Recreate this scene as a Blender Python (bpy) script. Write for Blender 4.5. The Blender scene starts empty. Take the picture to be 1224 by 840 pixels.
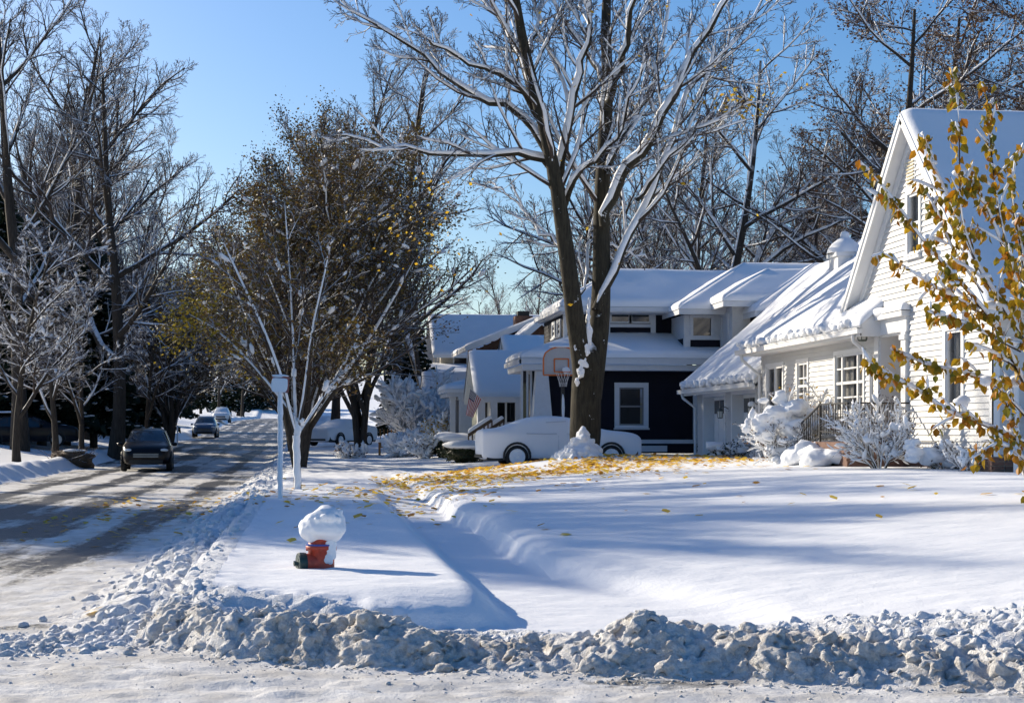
import bpy, bmesh, math, random
import numpy as np
from mathutils import Vector

# ------------------------------------------------------------------ camera, sky, sun, exposure
scn = bpy.context.scene
COL = scn.collection
FPX, VPX, HOR, CAMZ = 1950.0, 370.0, 518.0, 1.5      # focal length, street vanishing column and horizon row of the photograph (1224 wide)
TH = math.atan((612.0 - VPX) / FPX)
CT, ST = math.cos(TH), math.sin(TH)
cam_d = bpy.data.cameras.new("camera")
cam_d.sensor_width = 36.0
cam_d.lens = FPX / 1224.0 * 36.0
cam_d.shift_y = (HOR - 420.0) / 1224.0
cam_d.clip_start = 0.1
cam_d.clip_end = 3000.0
cam = bpy.data.objects.new("camera", cam_d)
cam.location = (0.0, 0.0, CAMZ)
cam.rotation_euler = (math.pi / 2, 0.0, -TH)
COL.objects.link(cam)
scn.camera = cam

SUN_AZ, SUN_EL = math.radians(47.0), math.radians(23.0)
SUN = Vector((-math.cos(SUN_EL) * math.cos(SUN_AZ), math.cos(SUN_EL) * math.sin(SUN_AZ), math.sin(SUN_EL)))
world = bpy.data.worlds.new("World")
scn.world = world
world.use_nodes = True
wn = world.node_tree
bgn = wn.nodes["Background"]
sky = wn.nodes.new("ShaderNodeTexSky")
sky.sky_type = 'NISHITA'
sky.sun_disc = False
sky.sun_elevation = SUN_EL
sky.sun_rotation = math.atan2(SUN.x, SUN.y)
sky.altitude = 200.0
sky.air_density = 1.0
sky.dust_density = 1.3
sky.ozone_density = 3.5
hs = wn.nodes.new("ShaderNodeHueSaturation")          # clear winter air: a slightly deeper blue all over
hs.inputs["Saturation"].default_value = 1.3
hs.inputs["Hue"].default_value = 0.505
wn.links.new(sky.outputs[0], hs.inputs["Color"])
wn.links.new(hs.outputs[0], bgn.inputs[0])
bgn.inputs[1].default_value = 0.098
sun_d = bpy.data.lights.new("sun", 'SUN')
sun_d.energy = 4.6
sun_d.angle = math.radians(0.53)
sun_d.color = (1.0, 0.89, 0.71)
sun_o = bpy.data.objects.new("sun", sun_d)
sun_o.rotation_euler = SUN.to_track_quat('Z', 'Y').to_euler()
sun_o.location = (-40, 40, 40)
COL.objects.link(sun_o)
scn.view_settings.view_transform = 'Standard'
scn.view_settings.look = 'None'
scn.view_settings.exposure = 0.58
scn.view_settings.gamma = 1.0
scn.view_settings.use_curve_mapping = False
scn.render.engine = 'CYCLES'
scn.cycles.use_denoising = True
scn.cycles.max_bounces = 6
scn.cycles.diffuse_bounces = 3
scn.cycles.transparent_max_bounces = 12

rng = np.random.default_rng(7)
random.seed(7)

def P(x, y, Z):
    """a point at depth Z metres in front of the viewpoint, where photograph pixel (x, y) puts it"""
    u, v = (x - 612.0) / FPX, (HOR - y) / FPX
    return np.array((Z * (u * CT + ST), Z * (CT - u * ST), CAMZ + Z * v))

def PX(x, y, X):
    """the same on the plane X = const (house fronts)"""
    Z = FPX * X / (CT * (x - VPX))
    return P(x, y, Z)

# ------------------------------------------------------------------ noise and mesh helpers
def _hash(ix, iy, seed):
    h = (ix.astype(np.int64) * 374761393 + iy.astype(np.int64) * 668265263 + seed * 982451653) & 0xffffffff
    h = ((h ^ (h >> 13)) * 1274126177) & 0xffffffff
    return ((h ^ (h >> 16)) & 0xffff) / 65535.0

def vnoise(x, y, seed=0):
    ix, iy = np.floor(x), np.floor(y)
    fx, fy = x - ix, y - iy
    fx = fx * fx * fx * (fx * (fx * 6 - 15) + 10); fy = fy * fy * fy * (fy * (fy * 6 - 15) + 10)
    a, b = _hash(ix, iy, seed), _hash(ix + 1, iy, seed)
    c, d = _hash(ix, iy + 1, seed), _hash(ix + 1, iy + 1, seed)
    return (a * (1 - fx) + b * fx) * (1 - fy) + (c * (1 - fx) + d * fx) * fy

def fbm(x, y, seed=0, oct=4, gain=0.5):
    s, a, t = 0, 1.0, 0.0
    for k in range(oct):
        s = s + a * vnoise(x * 2 ** k + 17.3 * k, y * 2 ** k - 9.1 * k, seed + k); t += a; a *= gain
    return s / t

def sm(x, a, b):
    t = np.clip((x - a) / (b - a), 0, 1)
    return t * t * (3 - 2 * t)

_W = rng.normal(size=(14, 3)); _PH = rng.uniform(0, 6.28, 14)
def lump(p, freq):
    """cheap smooth 3D noise, about -1..1, for (N,3) points"""
    q = p @ (_W.T * freq) + _PH
    s = np.sin(q + 1.3 * np.sin(q[:, ::-1]))
    return s.mean(axis=1) * 2.2

def make_mesh(name, verts, faces, mats=(), midx=None, smooth=False):
    """verts (N,3); faces: list of int arrays (M,3) or (M,4)"""
    me = bpy.data.meshes.new(name)
    verts = np.asarray(verts, dtype=np.float32)
    faces = [np.asarray(f, dtype=np.int32) for f in faces if len(f)]
    n_l = sum(f.size for f in faces); n_p = sum(len(f) for f in faces)
    me.vertices.add(len(verts)); me.vertices.foreach_set("co", verts.ravel())
    me.loops.add(n_l); me.polygons.add(n_p)
    me.loops.foreach_set("vertex_index", np.concatenate([f.ravel() for f in faces]))
    tot = np.concatenate([np.full(len(f), f.shape[1], dtype=np.int32) for f in faces])
    st = np.concatenate(([0], np.cumsum(tot)[:-1])).astype(np.int32)
    me.polygons.foreach_set("loop_start", st)
    me.polygons.foreach_set("loop_total", tot)
    for m in mats: me.materials.append(m)
    if midx is not None: me.polygons.foreach_set("material_index", np.asarray(midx, dtype=np.int32))
    me.polygons.foreach_set("use_smooth", np.full(n_p, bool(smooth)))
    me.update(calc_edges=True)
    me.validate()
    return me

OFF = {}
def link(name, me, parent=None, label=None, cat=None, group=None, kind=None):
    o = bpy.data.objects.new(name, me)
    COL.objects.link(o)
    if parent is not None:
        o.parent = parent; OFF[o.name] = OFF.get(parent.name, np.zeros(3))
    tag(o, label, cat, group, kind)
    return o

def tag(o, label=None, cat=None, group=None, kind=None):
    if label: o["label"] = label
    if cat: o["category"] = cat
    if group: o["group"] = group
    if kind: o["kind"] = kind
    return o

def thing(name, loc, label, cat, group=None, rz=0.0):
    """an Empty at the base of a thing; parts are built in world coordinates and shifted by loc"""
    o = bpy.data.objects.new(name, None)
    o.empty_display_size = 0.3
    COL.objects.link(o)
    o.location = tuple(float(c) for c in loc)
    o.rotation_euler = (0, 0, rz)
    OFF[o.name] = np.array(loc, dtype=float)
    return tag(o, label, cat, group)

def copy_tree(src, loc, rz=0.0, sc=1.0, label=None, group=None, parent=None):
    c = src.copy(); COL.objects.link(c)
    if parent is None:
        c.location = tuple(float(v) for v in loc); c.rotation_euler = (0, 0, rz)
        c.scale = (sc, sc, sc) if np.isscalar(sc) else sc
        if label: c["label"] = label
        if group: c["group"] = group
    else:
        c.parent = parent
    for ch in list(src.children): copy_tree(ch, None, parent=c)
    return c

class MB:
    """collects shapes, then links them as one mesh"""
    def __init__(s): s.v = []; s.q = []; s.t = []; s.n = 0; s.qm = []; s.tm = []; s.m = 0
    def add(s, v, q=(), t=()):
        v = np.asarray(v, dtype=float)
        s.v.append(v)
        if len(q): q = np.asarray(q, dtype=np.int64); s.q.append(q + s.n); s.qm += [s.m] * len(q)
        if len(t): t = np.asarray(t, dtype=np.int64); s.t.append(t + s.n); s.tm += [s.m] * len(t)
        s.n += len(v)
    def hexa(s, c):
        s.add(c, [(0, 3, 2, 1), (4, 5, 6, 7), (0, 1, 5, 4), (1, 2, 6, 5), (2, 3, 7, 6), (3, 0, 4, 7)])
    def box(s, lo, hi):
        x0, y0, z0 = lo; x1, y1, z1 = hi
        s.hexa([(x0, y0, z0), (x1, y0, z0), (x1, y1, z0), (x0, y1, z0), (x0, y0, z1), (x1, y0, z1), (x1, y1, z1), (x0, y1, z1)])
    def quad(s, a, b, c, d): s.add([a, b, c, d], [(0, 1, 2, 3)])
    def tri(s, a, b, c): s.add([a, b, c], (), [(0, 1, 2)])
    def bar(s, a, b, w, h=None):
        """square bar from a to b"""
        a = np.asarray(a, float); b = np.asarray(b, float); h = h or w
        t = (b - a) / np.linalg.norm(b - a)
        r = np.array((0, 0, 1.0)) if abs(t[2]) < 0.95 else np.array((1.0, 0, 0))
        u = np.cross(t, r); u /= np.linalg.norm(u); v = np.cross(u, t)
        c = []
        for p in (a, b):
            for (i, j) in ((-1, -1), (1, -1), (1, 1), (-1, 1)): c.append(p + u * i * w / 2 + v * j * h / 2)
        s.hexa(c)
    def tube(s, pts, rad, n=8, cap=True):
        pts = np.asarray(pts, float); rad = np.broadcast_to(np.asarray(rad, float), (len(pts),))
        v, q = tubes(pts[None], rad[None], n)
        s.add(v, q)
        if cap:
            for e, o in ((0, 0), (len(pts) - 1, (len(pts) - 1) * n)):
                ring = v[o:o + n]; c = ring.mean(axis=0)
                s.add(np.vstack([ring, c]), (), [(i, (i + 1) % n, n) if e else ((i + 1) % n, i, n) for i in range(n)])
    def prism(s, poly, d):
        """flat polygon (list of 3D points) extruded by vector d"""
        poly = np.asarray(poly, float); n = len(poly); d = np.asarray(d, float)
        v = np.vstack([poly, poly + d, poly.mean(axis=0)[None], (poly + d).mean(axis=0)[None]])
        q = [(i, (i + 1) % n, n + (i + 1) % n, n + i) for i in range(n)]
        t = [((i + 1) % n, i, 2 * n) for i in range(n)] + [(n + i, n + (i + 1) % n, 2 * n + 1) for i in range(n)]
        s.add(v, q, t)
    def lathe(s, prof, c, axis='z', n=16):
        """profile [(r, h)] turned about an axis through c"""
        a = np.arange(n) * 2 * math.pi / n
        v = []
        for r, h in prof:
            p = np.stack([np.cos(a) * r, np.sin(a) * r, np.full(n, h)], 1)
            if axis == 'x': p = p[:, [2, 0, 1]]
            if axis == 'y': p = p[:, [1, 2, 0]]
            v.append(p)
        v = np.vstack(v) + np.asarray(c, float)
        m = len(prof)
        s.add(v, [(i * n + k, i * n + (k + 1) % n, (i + 1) * n + (k + 1) % n, (i + 1) * n + k) for i in range(m - 1) for k in range(n)])
    def blob(s, c, r, lvl=2, seed=0, amp=0.18, freq=2.2, flat=None):
        v, t = ICO[lvl]
        w = v * (1 + amp * lump(v * freq + seed * 3.7, 1.0) + amp * 0.35 * lump(v * freq * 2.7 + seed, 1.0))[:, None]
        w = w * np.asarray(r, float) 
        if flat is not None: w[:, 2] = np.maximum(w[:, 2], flat)
        s.add(w + np.asarray(c, float), (), t)
    def boxblob(s, c, r, seed=0, amp=0.06, p=0.35):
        v, t = ICO[3]
        w = np.sign(v) * np.abs(v) ** p * (1 + amp * lump(v * 2.6 + seed, 1.0))[:, None]
        s.add(w * np.asarray(r, float) + np.asarray(c, float), (), t)
    def fuse(s, voxel, a1=0.012, f1=14, a2=0.005, f2=40, a3=0.0, f3=5):
        """melt everything collected so far into one lumpy skin"""
        me = make_mesh("lumps", np.vstack(s.v), ([np.concatenate(s.q)] if s.q else []) + ([np.concatenate(s.t)] if s.t else []))
        v, q = fuse_mesh(me, voxel)
        for a, f in ((a3, f3), (a1, f1), (a2, f2)):
            if a: v = v + a * np.stack([lump(v * f + 5 * i, 1.0) for i in range(3)], 1)
        s.__init__(); s.add(v, q); return s
    def build(s, name, mat, parent=None, smooth=False, label=None, cat=None, group=None, kind=None, base=None):
        v = np.vstack(s.v)
        off = base if base is not None else (OFF.get(parent.name, np.zeros(3)) if parent is not None else np.zeros(3))
        mats = mat if isinstance(mat, (list, tuple)) else [mat]
        fs = [np.concatenate(s.q)] if s.q else []
        if s.t: fs.append(np.concatenate(s.t))
        me = make_mesh(name, v - off, fs, mats, s.qm + s.tm if len(mats) > 1 else None, smooth)
        o = link(name, me, parent, label, cat, group, kind)
        if parent is None and base is not None: o.location = tuple(base)
        return o

def tubes(pts, rad, n):
    """pts (B,K,3), rad (B,K) -> verts, quads of B tubes with n sides"""
    B, K, _ = pts.shape
    t = np.gradient(pts, axis=1)
    t /= np.linalg.norm(t, axis=2, keepdims=True) + 1e-9
    m = np.abs(t.mean(axis=1)[:, 2]) > 0.8
    ref = np.where(m[:, None], np.array([1.0, 0.13, 0]), np.array([0.05, 0.1, 1.0]))[:, None, :]
    u = np.cross(t, ref); u /= np.linalg.norm(u, axis=2, keepdims=True) + 1e-9
    w = np.cross(u, t)
    a = np.arange(n) * 2 * math.pi / n
    v = pts[:, :, None, :] + rad[:, :, None, None] * (np.cos(a)[None, None, :, None] * u[:, :, None, :] + np.sin(a)[None, None, :, None] * w[:, :, None, :])
    v = v.reshape(-1, 3)
    b = np.arange(B)[:, None, None] * K * n; k = np.arange(K - 1)[None, :, None] * n; i = np.arange(n)[None, None, :]
    j = (i + 1) % n
    q = np.stack([b + k + i, b + k + n + i, b + k + n + j, b + k + j], -1).reshape(-1, 4)
    return v, q

def fuse_mesh(me, voxel):
    tmp = bpy.data.objects.new("lumps", me); COL.objects.link(tmp)
    md = tmp.modifiers.new("fuse", 'REMESH'); md.mode = 'VOXEL'; md.voxel_size = voxel
    dg = bpy.context.evaluated_depsgraph_get(); ev = tmp.evaluated_get(dg); m2 = ev.to_mesh()
    v = np.empty(len(m2.vertices) * 3, np.float32); m2.vertices.foreach_get("co", v)
    q = np.empty(len(m2.loops), np.int32); m2.loops.foreach_get("vertex_index", q)
    ev.to_mesh_clear(); bpy.data.objects.remove(tmp); bpy.data.meshes.remove(me)
    return v.reshape(-1, 3).astype(float), q.reshape(-1, 4)

ICO = {}
for L in (1, 2, 3):
    bm = bmesh.new(); bmesh.ops.create_icosphere(bm, subdivisions=L, radius=1.0)
    bm.verts.index_update()
    ICO[L] = (np.array([v.co[:] for v in bm.verts]), np.array([[v.index for v in f.verts] for f in bm.faces]))
    bm.free()

# ------------------------------------------------------------------ materials
def new_mat(name):
    m = bpy.data.materials.new(name); m.use_nodes = True
    nt = m.node_tree
    return m, nt, nt.nodes["Principled BSDF"]

def nd(nt, typ, **kw):
    n = nt.nodes.new(typ)
    for k, v in kw.items():
        if k in n.inputs: n.inputs[k].default_value = v
        else: setattr(n, k, v)
    return n

def noise_of(nt, scale, detail=4, vec=None, rough=0.55):
    n = nd(nt, "ShaderNodeTexNoise"); n.inputs["Scale"].default_value = scale; n.inputs["Detail"].default_value = detail
    n.inputs["Roughness"].default_value = rough
    if vec is not None: nt.links.new(vec, n.inputs["Vector"])
    return n.outputs["Fac"]

def geo_pos(nt): return nd(nt, "ShaderNodeNewGeometry").outputs["Position"]
def obj_pos(nt): return nd(nt, "ShaderNodeTexCoord").outputs["Object"]

def mrange(nt, val, a, b, c=0.0, d=1.0):
    n = nd(nt, "ShaderNodeMapRange"); n.inputs[1].default_value = a; n.inputs[2].default_value = b
    n.inputs[3].default_value = c; n.inputs[4].default_value = d
    nt.links.new(val, n.inputs[0]); return n.outputs[0]

def math_n(nt, op, a, b):
    n = nd(nt, "ShaderNodeMath"); n.operation = op
    for i, x in enumerate((a, b)):
        if hasattr(x, "links") or hasattr(x, "is_output"): nt.links.new(x, n.inputs[i])
        else: n.inputs[i].default_value = x
    return n.outputs[0]

def mixc(nt, fac, a, b):
    n = nd(nt, "ShaderNodeMix"); n.data_type = 'RGBA'
    for sock, x in ((n.inputs[0], fac), (n.inputs[6], a), (n.inputs[7], b)):
        if hasattr(x, "is_output"): nt.links.new(x, sock)
        elif np.isscalar(x): sock.default_value = x
        else: sock.default_value = (*x, 1.0)
    return n.outputs[2]

def bump(nt, bsdf, height, strength=0.3, dist=0.02):
    b = nd(nt, "ShaderNodeBump"); b.inputs["Strength"].default_value = strength; b.inputs["Distance"].default_value = dist
    nt.links.new(height, b.inputs["Height"]); nt.links.new(b.outputs[0], bsdf.inputs["Normal"])

def plain(name, col, rough=0.6, metal=0.0, var=0.0, scale=6.0, bmp=0.0, spec=0.5):
    m, nt, b = new_mat(name)
    b.inputs["Roughness"].default_value = rough; b.inputs["Metallic"].default_value = metal
    b.inputs["Specular IOR Level"].default_value = spec
    b.inputs["Base Color"].default_value = (*col, 1)
    if var or bmp:
        f = noise_of(nt, scale, 5, geo_pos(nt))
        if var:
            c = mixc(nt, mrange(nt, f, 0.3, 0.7), [x * (1 - var) for x in col], [min(1, x * (1 + var)) for x in col])
            nt.links.new(c, b.inputs["Base Color"])
        if bmp: bump(nt, b, f, bmp, 0.01)
    return m

def snow_mat(name, col=(0.86, 0.87, 0.89), grain=0.25, scale=9.0):
    m, nt, b = new_mat(name)
    p = geo_pos(nt)
    f = noise_of(nt, scale, 6, p, 0.65)
    g = noise_of(nt, 1.1, 3, p)
    c = mixc(nt, mrange(nt, g, 0.3, 0.7), [x * 0.96 for x in col], col)
    nt.links.new(c, b.inputs["Base Color"])
    b.inputs["Roughness"].default_value = 0.75
    b.inputs["Specular IOR Level"].default_value = 0.25
    bump(nt, b, f, grain, 0.03)
    return m

def bark_mat(name, dark, light, snow_lo=0.35, snow_hi=0.6, patch=0.0, windward=0.0, pside=0.0):
    """bark with snow lying on the upper sides of limbs, and wind-blown patches on trunks"""
    m, nt, b = new_mat(name)
    p = obj_pos(nt)
    mp = nd(nt, "ShaderNodeMapping"); mp.inputs["Scale"].default_value = (9, 9, 1.6)
    nt.links.new(p, mp.inputs[0])
    f = noise_of(nt, 1.6, 6, mp.outputs[0], 0.7)
    col = mixc(nt, mrange(nt, f, 0.3, 0.7), dark, light)
    geo = nd(nt, "ShaderNodeNewGeometry")
    sx = nd(nt, "ShaderNodeSeparateXYZ"); nt.links.new(geo.outputs["Normal"], sx.inputs[0])
    n2 = noise_of(nt, 1.7, 5, p, 0.6)
    v = math_n(nt, 'ADD', sx.outputs[2], mrange(nt, n2, 0.25, 0.75, -0.35, 0.35))
    if windward: v = math_n(nt, 'ADD', v, math_n(nt, 'MULTIPLY', sx.outputs[1], -windward))
    fac = mrange(nt, v, snow_lo, snow_hi)
    if patch:
        n3 = noise_of(nt, 3.2, 5, p, 0.7)
        if pside: n3 = math_n(nt, 'ADD', n3, math_n(nt, 'MULTIPLY', sx.outputs[1], -pside))
        fac = math_n(nt, 'MAXIMUM', fac, mrange(nt, n3, 0.74 - patch, 0.76 - patch))
    c2 = mixc(nt, fac, col, (0.84, 0.86, 0.89))
    nt.links.new(c2, b.inputs["Base Color"])
    b.inputs["Roughness"].default_value = 0.85; b.inputs["Specular IOR Level"].default_value = 0.2
    bump(nt, b, f, 0.6, 0.03)
    return m

def leaf_mat(name, cols, rough=0.5, trans=0.25):
    m, nt, b = new_mat(name)
    geo = nd(nt, "ShaderNodeNewGeometry")
    cr = nd(nt, "ShaderNodeValToRGB"); cr.color_ramp.interpolation = 'LINEAR'
    el = cr.color_ramp.elements
    for i, c in enumerate(cols):
        pos = i / (len(cols) - 1)
        if i < 2: e = el[i]; e.position = pos
        else: e = el.new(pos)
        e.color = (*c, 1)
    nt.links.new(geo.outputs["Random Per Island"], cr.inputs[0])
    nt.links.new(cr.outputs[0], b.inputs["Base Color"])
    b.inputs["Roughness"].default_value = rough; b.inputs["Specular IOR Level"].default_value = 0.3
    if trans:
        tr = nd(nt, "ShaderNodeBsdfTranslucent"); nt.links.new(cr.outputs[0], tr.inputs[0])
        mx = nd(nt, "ShaderNodeMixShader"); mx.inputs[0].default_value = trans
        nt.links.new(b.outputs[0], mx.inputs[1]); nt.links.new(tr.outputs[0], mx.inputs[2])
        nt.links.new(mx.outputs[0], nt.nodes["Material Output"].inputs[0])
    return m

def glass_mat(name, tint=(0.03, 0.035, 0.045), see=0.5):
    m, nt, b = new_mat(name)
    b.inputs["Base Color"].default_value = (*tint, 1); b.inputs["Roughness"].default_value = 0.06
    b.inputs["Specular IOR Level"].default_value = 0.6
    tr = nd(nt, "ShaderNodeBsdfTransparent"); mx = nd(nt, "ShaderNodeMixShader"); mx.inputs[0].default_value = see
    nt.links.new(b.outputs[0], mx.inputs[1]); nt.links.new(tr.outputs[0], mx.inputs[2])
    nt.links.new(mx.outputs[0], nt.nodes["Material Output"].inputs[0])
    return m

def lawn_mat():
    m, nt, b = new_mat("snow_cover")
    p = geo_pos(nt)
    f = noise_of(nt, 14.0, 6, p, 0.7)
    mp = nd(nt, "ShaderNodeMapping"); mp.inputs["Scale"].default_value = (0.5, 1.6, 1); nt.links.new(p, mp.inputs[0])
    w = noise_of(nt, 1.2, 4, mp.outputs[0])
    h = math_n(nt, 'ADD', math_n(nt, 'MULTIPLY', f, 0.22), w)
    g = noise_of(nt, 0.7, 3, p)
    nt.links.new(mixc(nt, mrange(nt, g, 0.3, 0.7), (0.84, 0.85, 0.87), (0.88, 0.885, 0.90)), b.inputs["Base Color"])
    b.inputs["Roughness"].default_value = 0.7; b.inputs["Specular IOR Level"].default_value = 0.25
    h = math_n(nt, 'ADD', h, math_n(nt, 'MULTIPLY', noise_of(nt, 55.0, 5, p, 0.75), 0.10))
    bump(nt, b, h, 0.7, 0.05)
    return m

def road_mat(name, cover, along):
    """asphalt under packed, rutted, salted snow; cover = how much snow is left"""
    m, nt, b = new_mat(name)
    p = geo_pos(nt)
    mp = nd(nt, "ShaderNodeMapping"); mp.inputs["Scale"].default_value = (1.0, 0.07, 1) if along == 'y' else (0.10, 1.1, 1)
    nt.links.new(p, mp.inputs[0])
    streak = noise_of(nt, 1.25, 5, mp.outputs[0], 0.6)
    fine = noise_of(nt, 7.0, 7, p, 0.75)
    patch = noise_of(nt, 0.35, 4, p)
    v = math_n(nt, 'ADD', math_n(nt, 'ADD', streak, math_n(nt, 'MULTIPLY', fine, 0.45)), math_n(nt, 'MULTIPLY', patch, 0.55))
    att = nd(nt, "ShaderNodeAttribute"); att.attribute_name = "wear_shade"
    v = math_n(nt, 'SUBTRACT', v, att.outputs["Fac"])
    fac = mrange(nt, v, 0.97 - cover, 1.08 - cover)
    slush = mixc(nt, mrange(nt, noise_of(nt, 2.3, 5, p), 0.3, 0.7), (0.50, 0.475, 0.44), (0.80, 0.79, 0.775))
    asph = mixc(nt, mrange(nt, fine, 0.3, 0.7), (0.030, 0.030, 0.032), (0.075, 0.073, 0.072))
    nt.links.new(mixc(nt, fac, asph, slush), b.inputs["Base Color"])
    nt.links.new(mrange(nt, fac, 0, 1, 0.5, 0.75), b.inputs["Roughness"])
    b.inputs["Specular IOR Level"].default_value = 0.35
    bump(nt, b, math_n(nt, 'ADD', fine, math_n(nt, 'MULTIPLY', fac, 0.5)), 0.75, 0.035)
    return m

def bank_mat():
    """plowed snow: dirt and salt on the street side, cleaner towards the yard"""
    m, nt, b = new_mat("plowed_snow")
    p = geo_pos(nt)
    att = nd(nt, "ShaderNodeAttribute"); att.attribute_name = "dirt"
    n1 = noise_of(nt, 3.0, 5, p, 0.7); n2 = noise_of(nt, 22.0, 5, p, 0.7)
    d = math_n(nt, 'ADD', att.outputs["Fac"], mrange(nt, n1, 0.25, 0.75, -0.28, 0.28))
    d = mrange(nt, d, 0.05, 0.95)
    grit = mixc(nt, mrange(nt, n2, 0.35, 0.68), (0.48, 0.425, 0.36), (0.85, 0.82, 0.78))
    nt.links.new(mixc(nt, d, (0.86, 0.87, 0.89), grit), b.inputs["Base Color"])
    b.inputs["Roughness"].default_value = 0.8; b.inputs["Specular IOR Level"].default_value = 0.2
    bump(nt, b, math_n(nt, 'ADD', n2, noise_of(nt, 60.0, 4, p, 0.7)), 0.9, 0.022)
    return m

M = {}
M['snow'] = snow_mat("snow")
M['lawn'] = lawn_mat()
M['road'] = road_mat("street_surface", 0.13, 'y')
M['cross'] = road_mat("cross_street_surface", 0.24, 'x')
M['bank'] = bank_mat()
M['bark_big'] = bark_mat("maple_bark", (0.016, 0.014, 0.010), (0.064, 0.055, 0.038), 0.45, 0.62, patch=0.001, pside=0.10)
M['bark'] = bark_mat("bark", (0.022, 0.018, 0.015), (0.075, 0.062, 0.05), 0.42, 0.68, patch=0.03)
M['bark_snowy'] = bark_mat("snow_plastered_bark", (0.022, 0.02, 0.018), (0.07, 0.06, 0.052), 0.18, 0.5, patch=0.08, windward=0.30)
M['twig'] = bark_mat("twigs", (0.034, 0.026, 0.022), (0.095, 0.072, 0.06), 0.30, 0.62)
M['twig_red'] = bark_mat("russet_twigs", (0.045, 0.022, 0.015), (0.12, 0.06, 0.04), 0.55, 0.85)
M['white'] = plain("white_paint", (0.74, 0.74, 0.735), 0.5, var=0.03, scale=3)
M['siding'] = plain("white_clapboard", (0.58, 0.58, 0.575), 0.55, var=0.05, scale=1.5, bmp=0.05)
M['navy'] = plain("navy_clapboard", (0.006, 0.0065, 0.014), 0.7, var=0.2, scale=2, spec=0.2)
M['trim_grey'] = plain("pale_trim", (0.60, 0.62, 0.65), 0.55, var=0.04)
M['yellow'] = plain("pale_yellow_siding", (0.55, 0.53, 0.38), 0.6, var=0.05)
M['beige'] = plain("beige_siding", (0.42, 0.38, 0.31), 0.6, var=0.08)
M['brown'] = plain("brown_shingle", (0.14, 0.065, 0.035), 0.75, var=0.35, scale=9)
M['greyh'] = plain("grey_siding", (0.20, 0.20, 0.21), 0.7, var=0.1)
M['shingle'] = plain("roof_shingle", (0.09, 0.085, 0.085), 0.85, var=0.3, scale=12)
M['glass'] = glass_mat("window_glass", see=0.72)
M['dglass'] = plain("dark_glass", (0.010, 0.012, 0.016), 0.05, spec=0.7)
M['interior'] = plain("dark_interior", (0.02, 0.018, 0.016), 0.9)
M['curtain'] = plain("curtain_cloth", (0.62, 0.61, 0.58), 0.85, var=0.1, scale=20)
M['iron'] = plain("black_iron", (0.012, 0.012, 0.013), 0.45)
M['bronze'] = plain("weathered_lamp_metal", (0.10, 0.12, 0.11), 0.5, 0.6)
M['lampglass'] = plain("frosted_lamp_glass", (0.62, 0.62, 0.58), 0.3)
M['brick'] = plain("brown_brick", (0.16, 0.085, 0.06), 0.85, var=0.35, scale=14, bmp=0.3)
M['mortar'] = plain("mortar", (0.42, 0.38, 0.33), 0.9, var=0.1)
M['concrete'] = plain("concrete", (0.35, 0.34, 0.32), 0.85, var=0.12, bmp=0.2)
M['door_brown'] = plain("brown_wood_door", (0.085, 0.04, 0.022), 0.5, var=0.3, scale=10)
M['louver'] = plain("cream_louver", (0.62, 0.54, 0.36), 0.6)
M['red'] = plain("hydrant_red", (0.42, 0.055, 0.028), 0.5, var=0.3, scale=18, bmp=0.15)
M['green_cap'] = plain("dark_green_cap", (0.010, 0.035, 0.035), 0.45, var=0.2, scale=15)
M['blue'] = plain("blue_band", (0.02, 0.06, 0.30), 0.5)
M['carblack'] = plain("black_car_paint", (0.010, 0.006, 0.006), 0.28, var=0.2, scale=4, spec=0.35)
M['carsilver'] = plain("silver_car_paint", (0.10, 0.14, 0.20), 0.3, 0.3, var=0.1)
M['carwhite'] = plain("white_car_paint", (0.70, 0.71, 0.72), 0.3, var=0.05)
M['caglass'] = plain("car_glass", (0.02, 0.03, 0.04), 0.04, spec=0.8)
M['tyre'] = plain("rubber", (0.012, 0.012, 0.012), 0.8)
M['rim'] = plain("alloy_rim", (0.45, 0.46, 0.48), 0.35, 0.8)
M['lamp'] = plain("headlight_lens", (0.75, 0.78, 0.80), 0.08, spec=0.8)
M['plastic'] = plain("black_plastic", (0.018, 0.018, 0.018), 0.6)
M['orange'] = plain("orange_paint", (0.62, 0.16, 0.03), 0.5)
M['acrylic'] = plain("grey_white_board", (0.40, 0.41, 0.44), 0.35, var=0.05)
M['flag_red'] = plain("red_cloth", (0.42, 0.035, 0.045), 0.8)
M['flag_white'] = plain("white_cloth", (0.72, 0.70, 0.68), 0.8)
M['flag_blue'] = plain("blue_cloth", (0.02, 0.03, 0.10), 0.8)
M['steel'] = plain("galvanised_post", (0.45, 0.46, 0.47), 0.45, 0.7, var=0.1)
M['signred'] = plain("weathered_sign_edge", (0.30, 0.10, 0.08), 0.6)
M['wood'] = plain("weathered_wood", (0.10, 0.065, 0.04), 0.8, var=0.35, scale=8)
M['orange_wood'] = plain("orange_wood", (0.45, 0.19, 0.05), 0.7, var=0.2)
M['leaf_yellow'] = leaf_mat("yellow_fallen_leaf", [(0.78, 0.46, 0.02), (0.85, 0.56, 0.03), (0.80, 0.58, 0.08), (0.66, 0.34, 0.02), (0.34, 0.16, 0.03)], trans=0.4)
M['leaf_orange'] = leaf_mat("autumn_leaf", [(0.38, 0.25, 0.012), (0.48, 0.24, 0.010), (0.40, 0.14, 0.010), (0.26, 0.19, 0.015), (0.12, 0.13, 0.015), (0.58, 0.34, 0.012), (0.22, 0.16, 0.015)], trans=0.33)
M['leaf_olive'] = leaf_mat("withered_leaf", [(0.07, 0.06, 0.02), (0.10, 0.055, 0.02), (0.13, 0.10, 0.015), (0.06, 0.035, 0.02), (0.19, 0.13, 0.015), (0.10, 0.05, 0.03)], trans=0.25)
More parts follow.
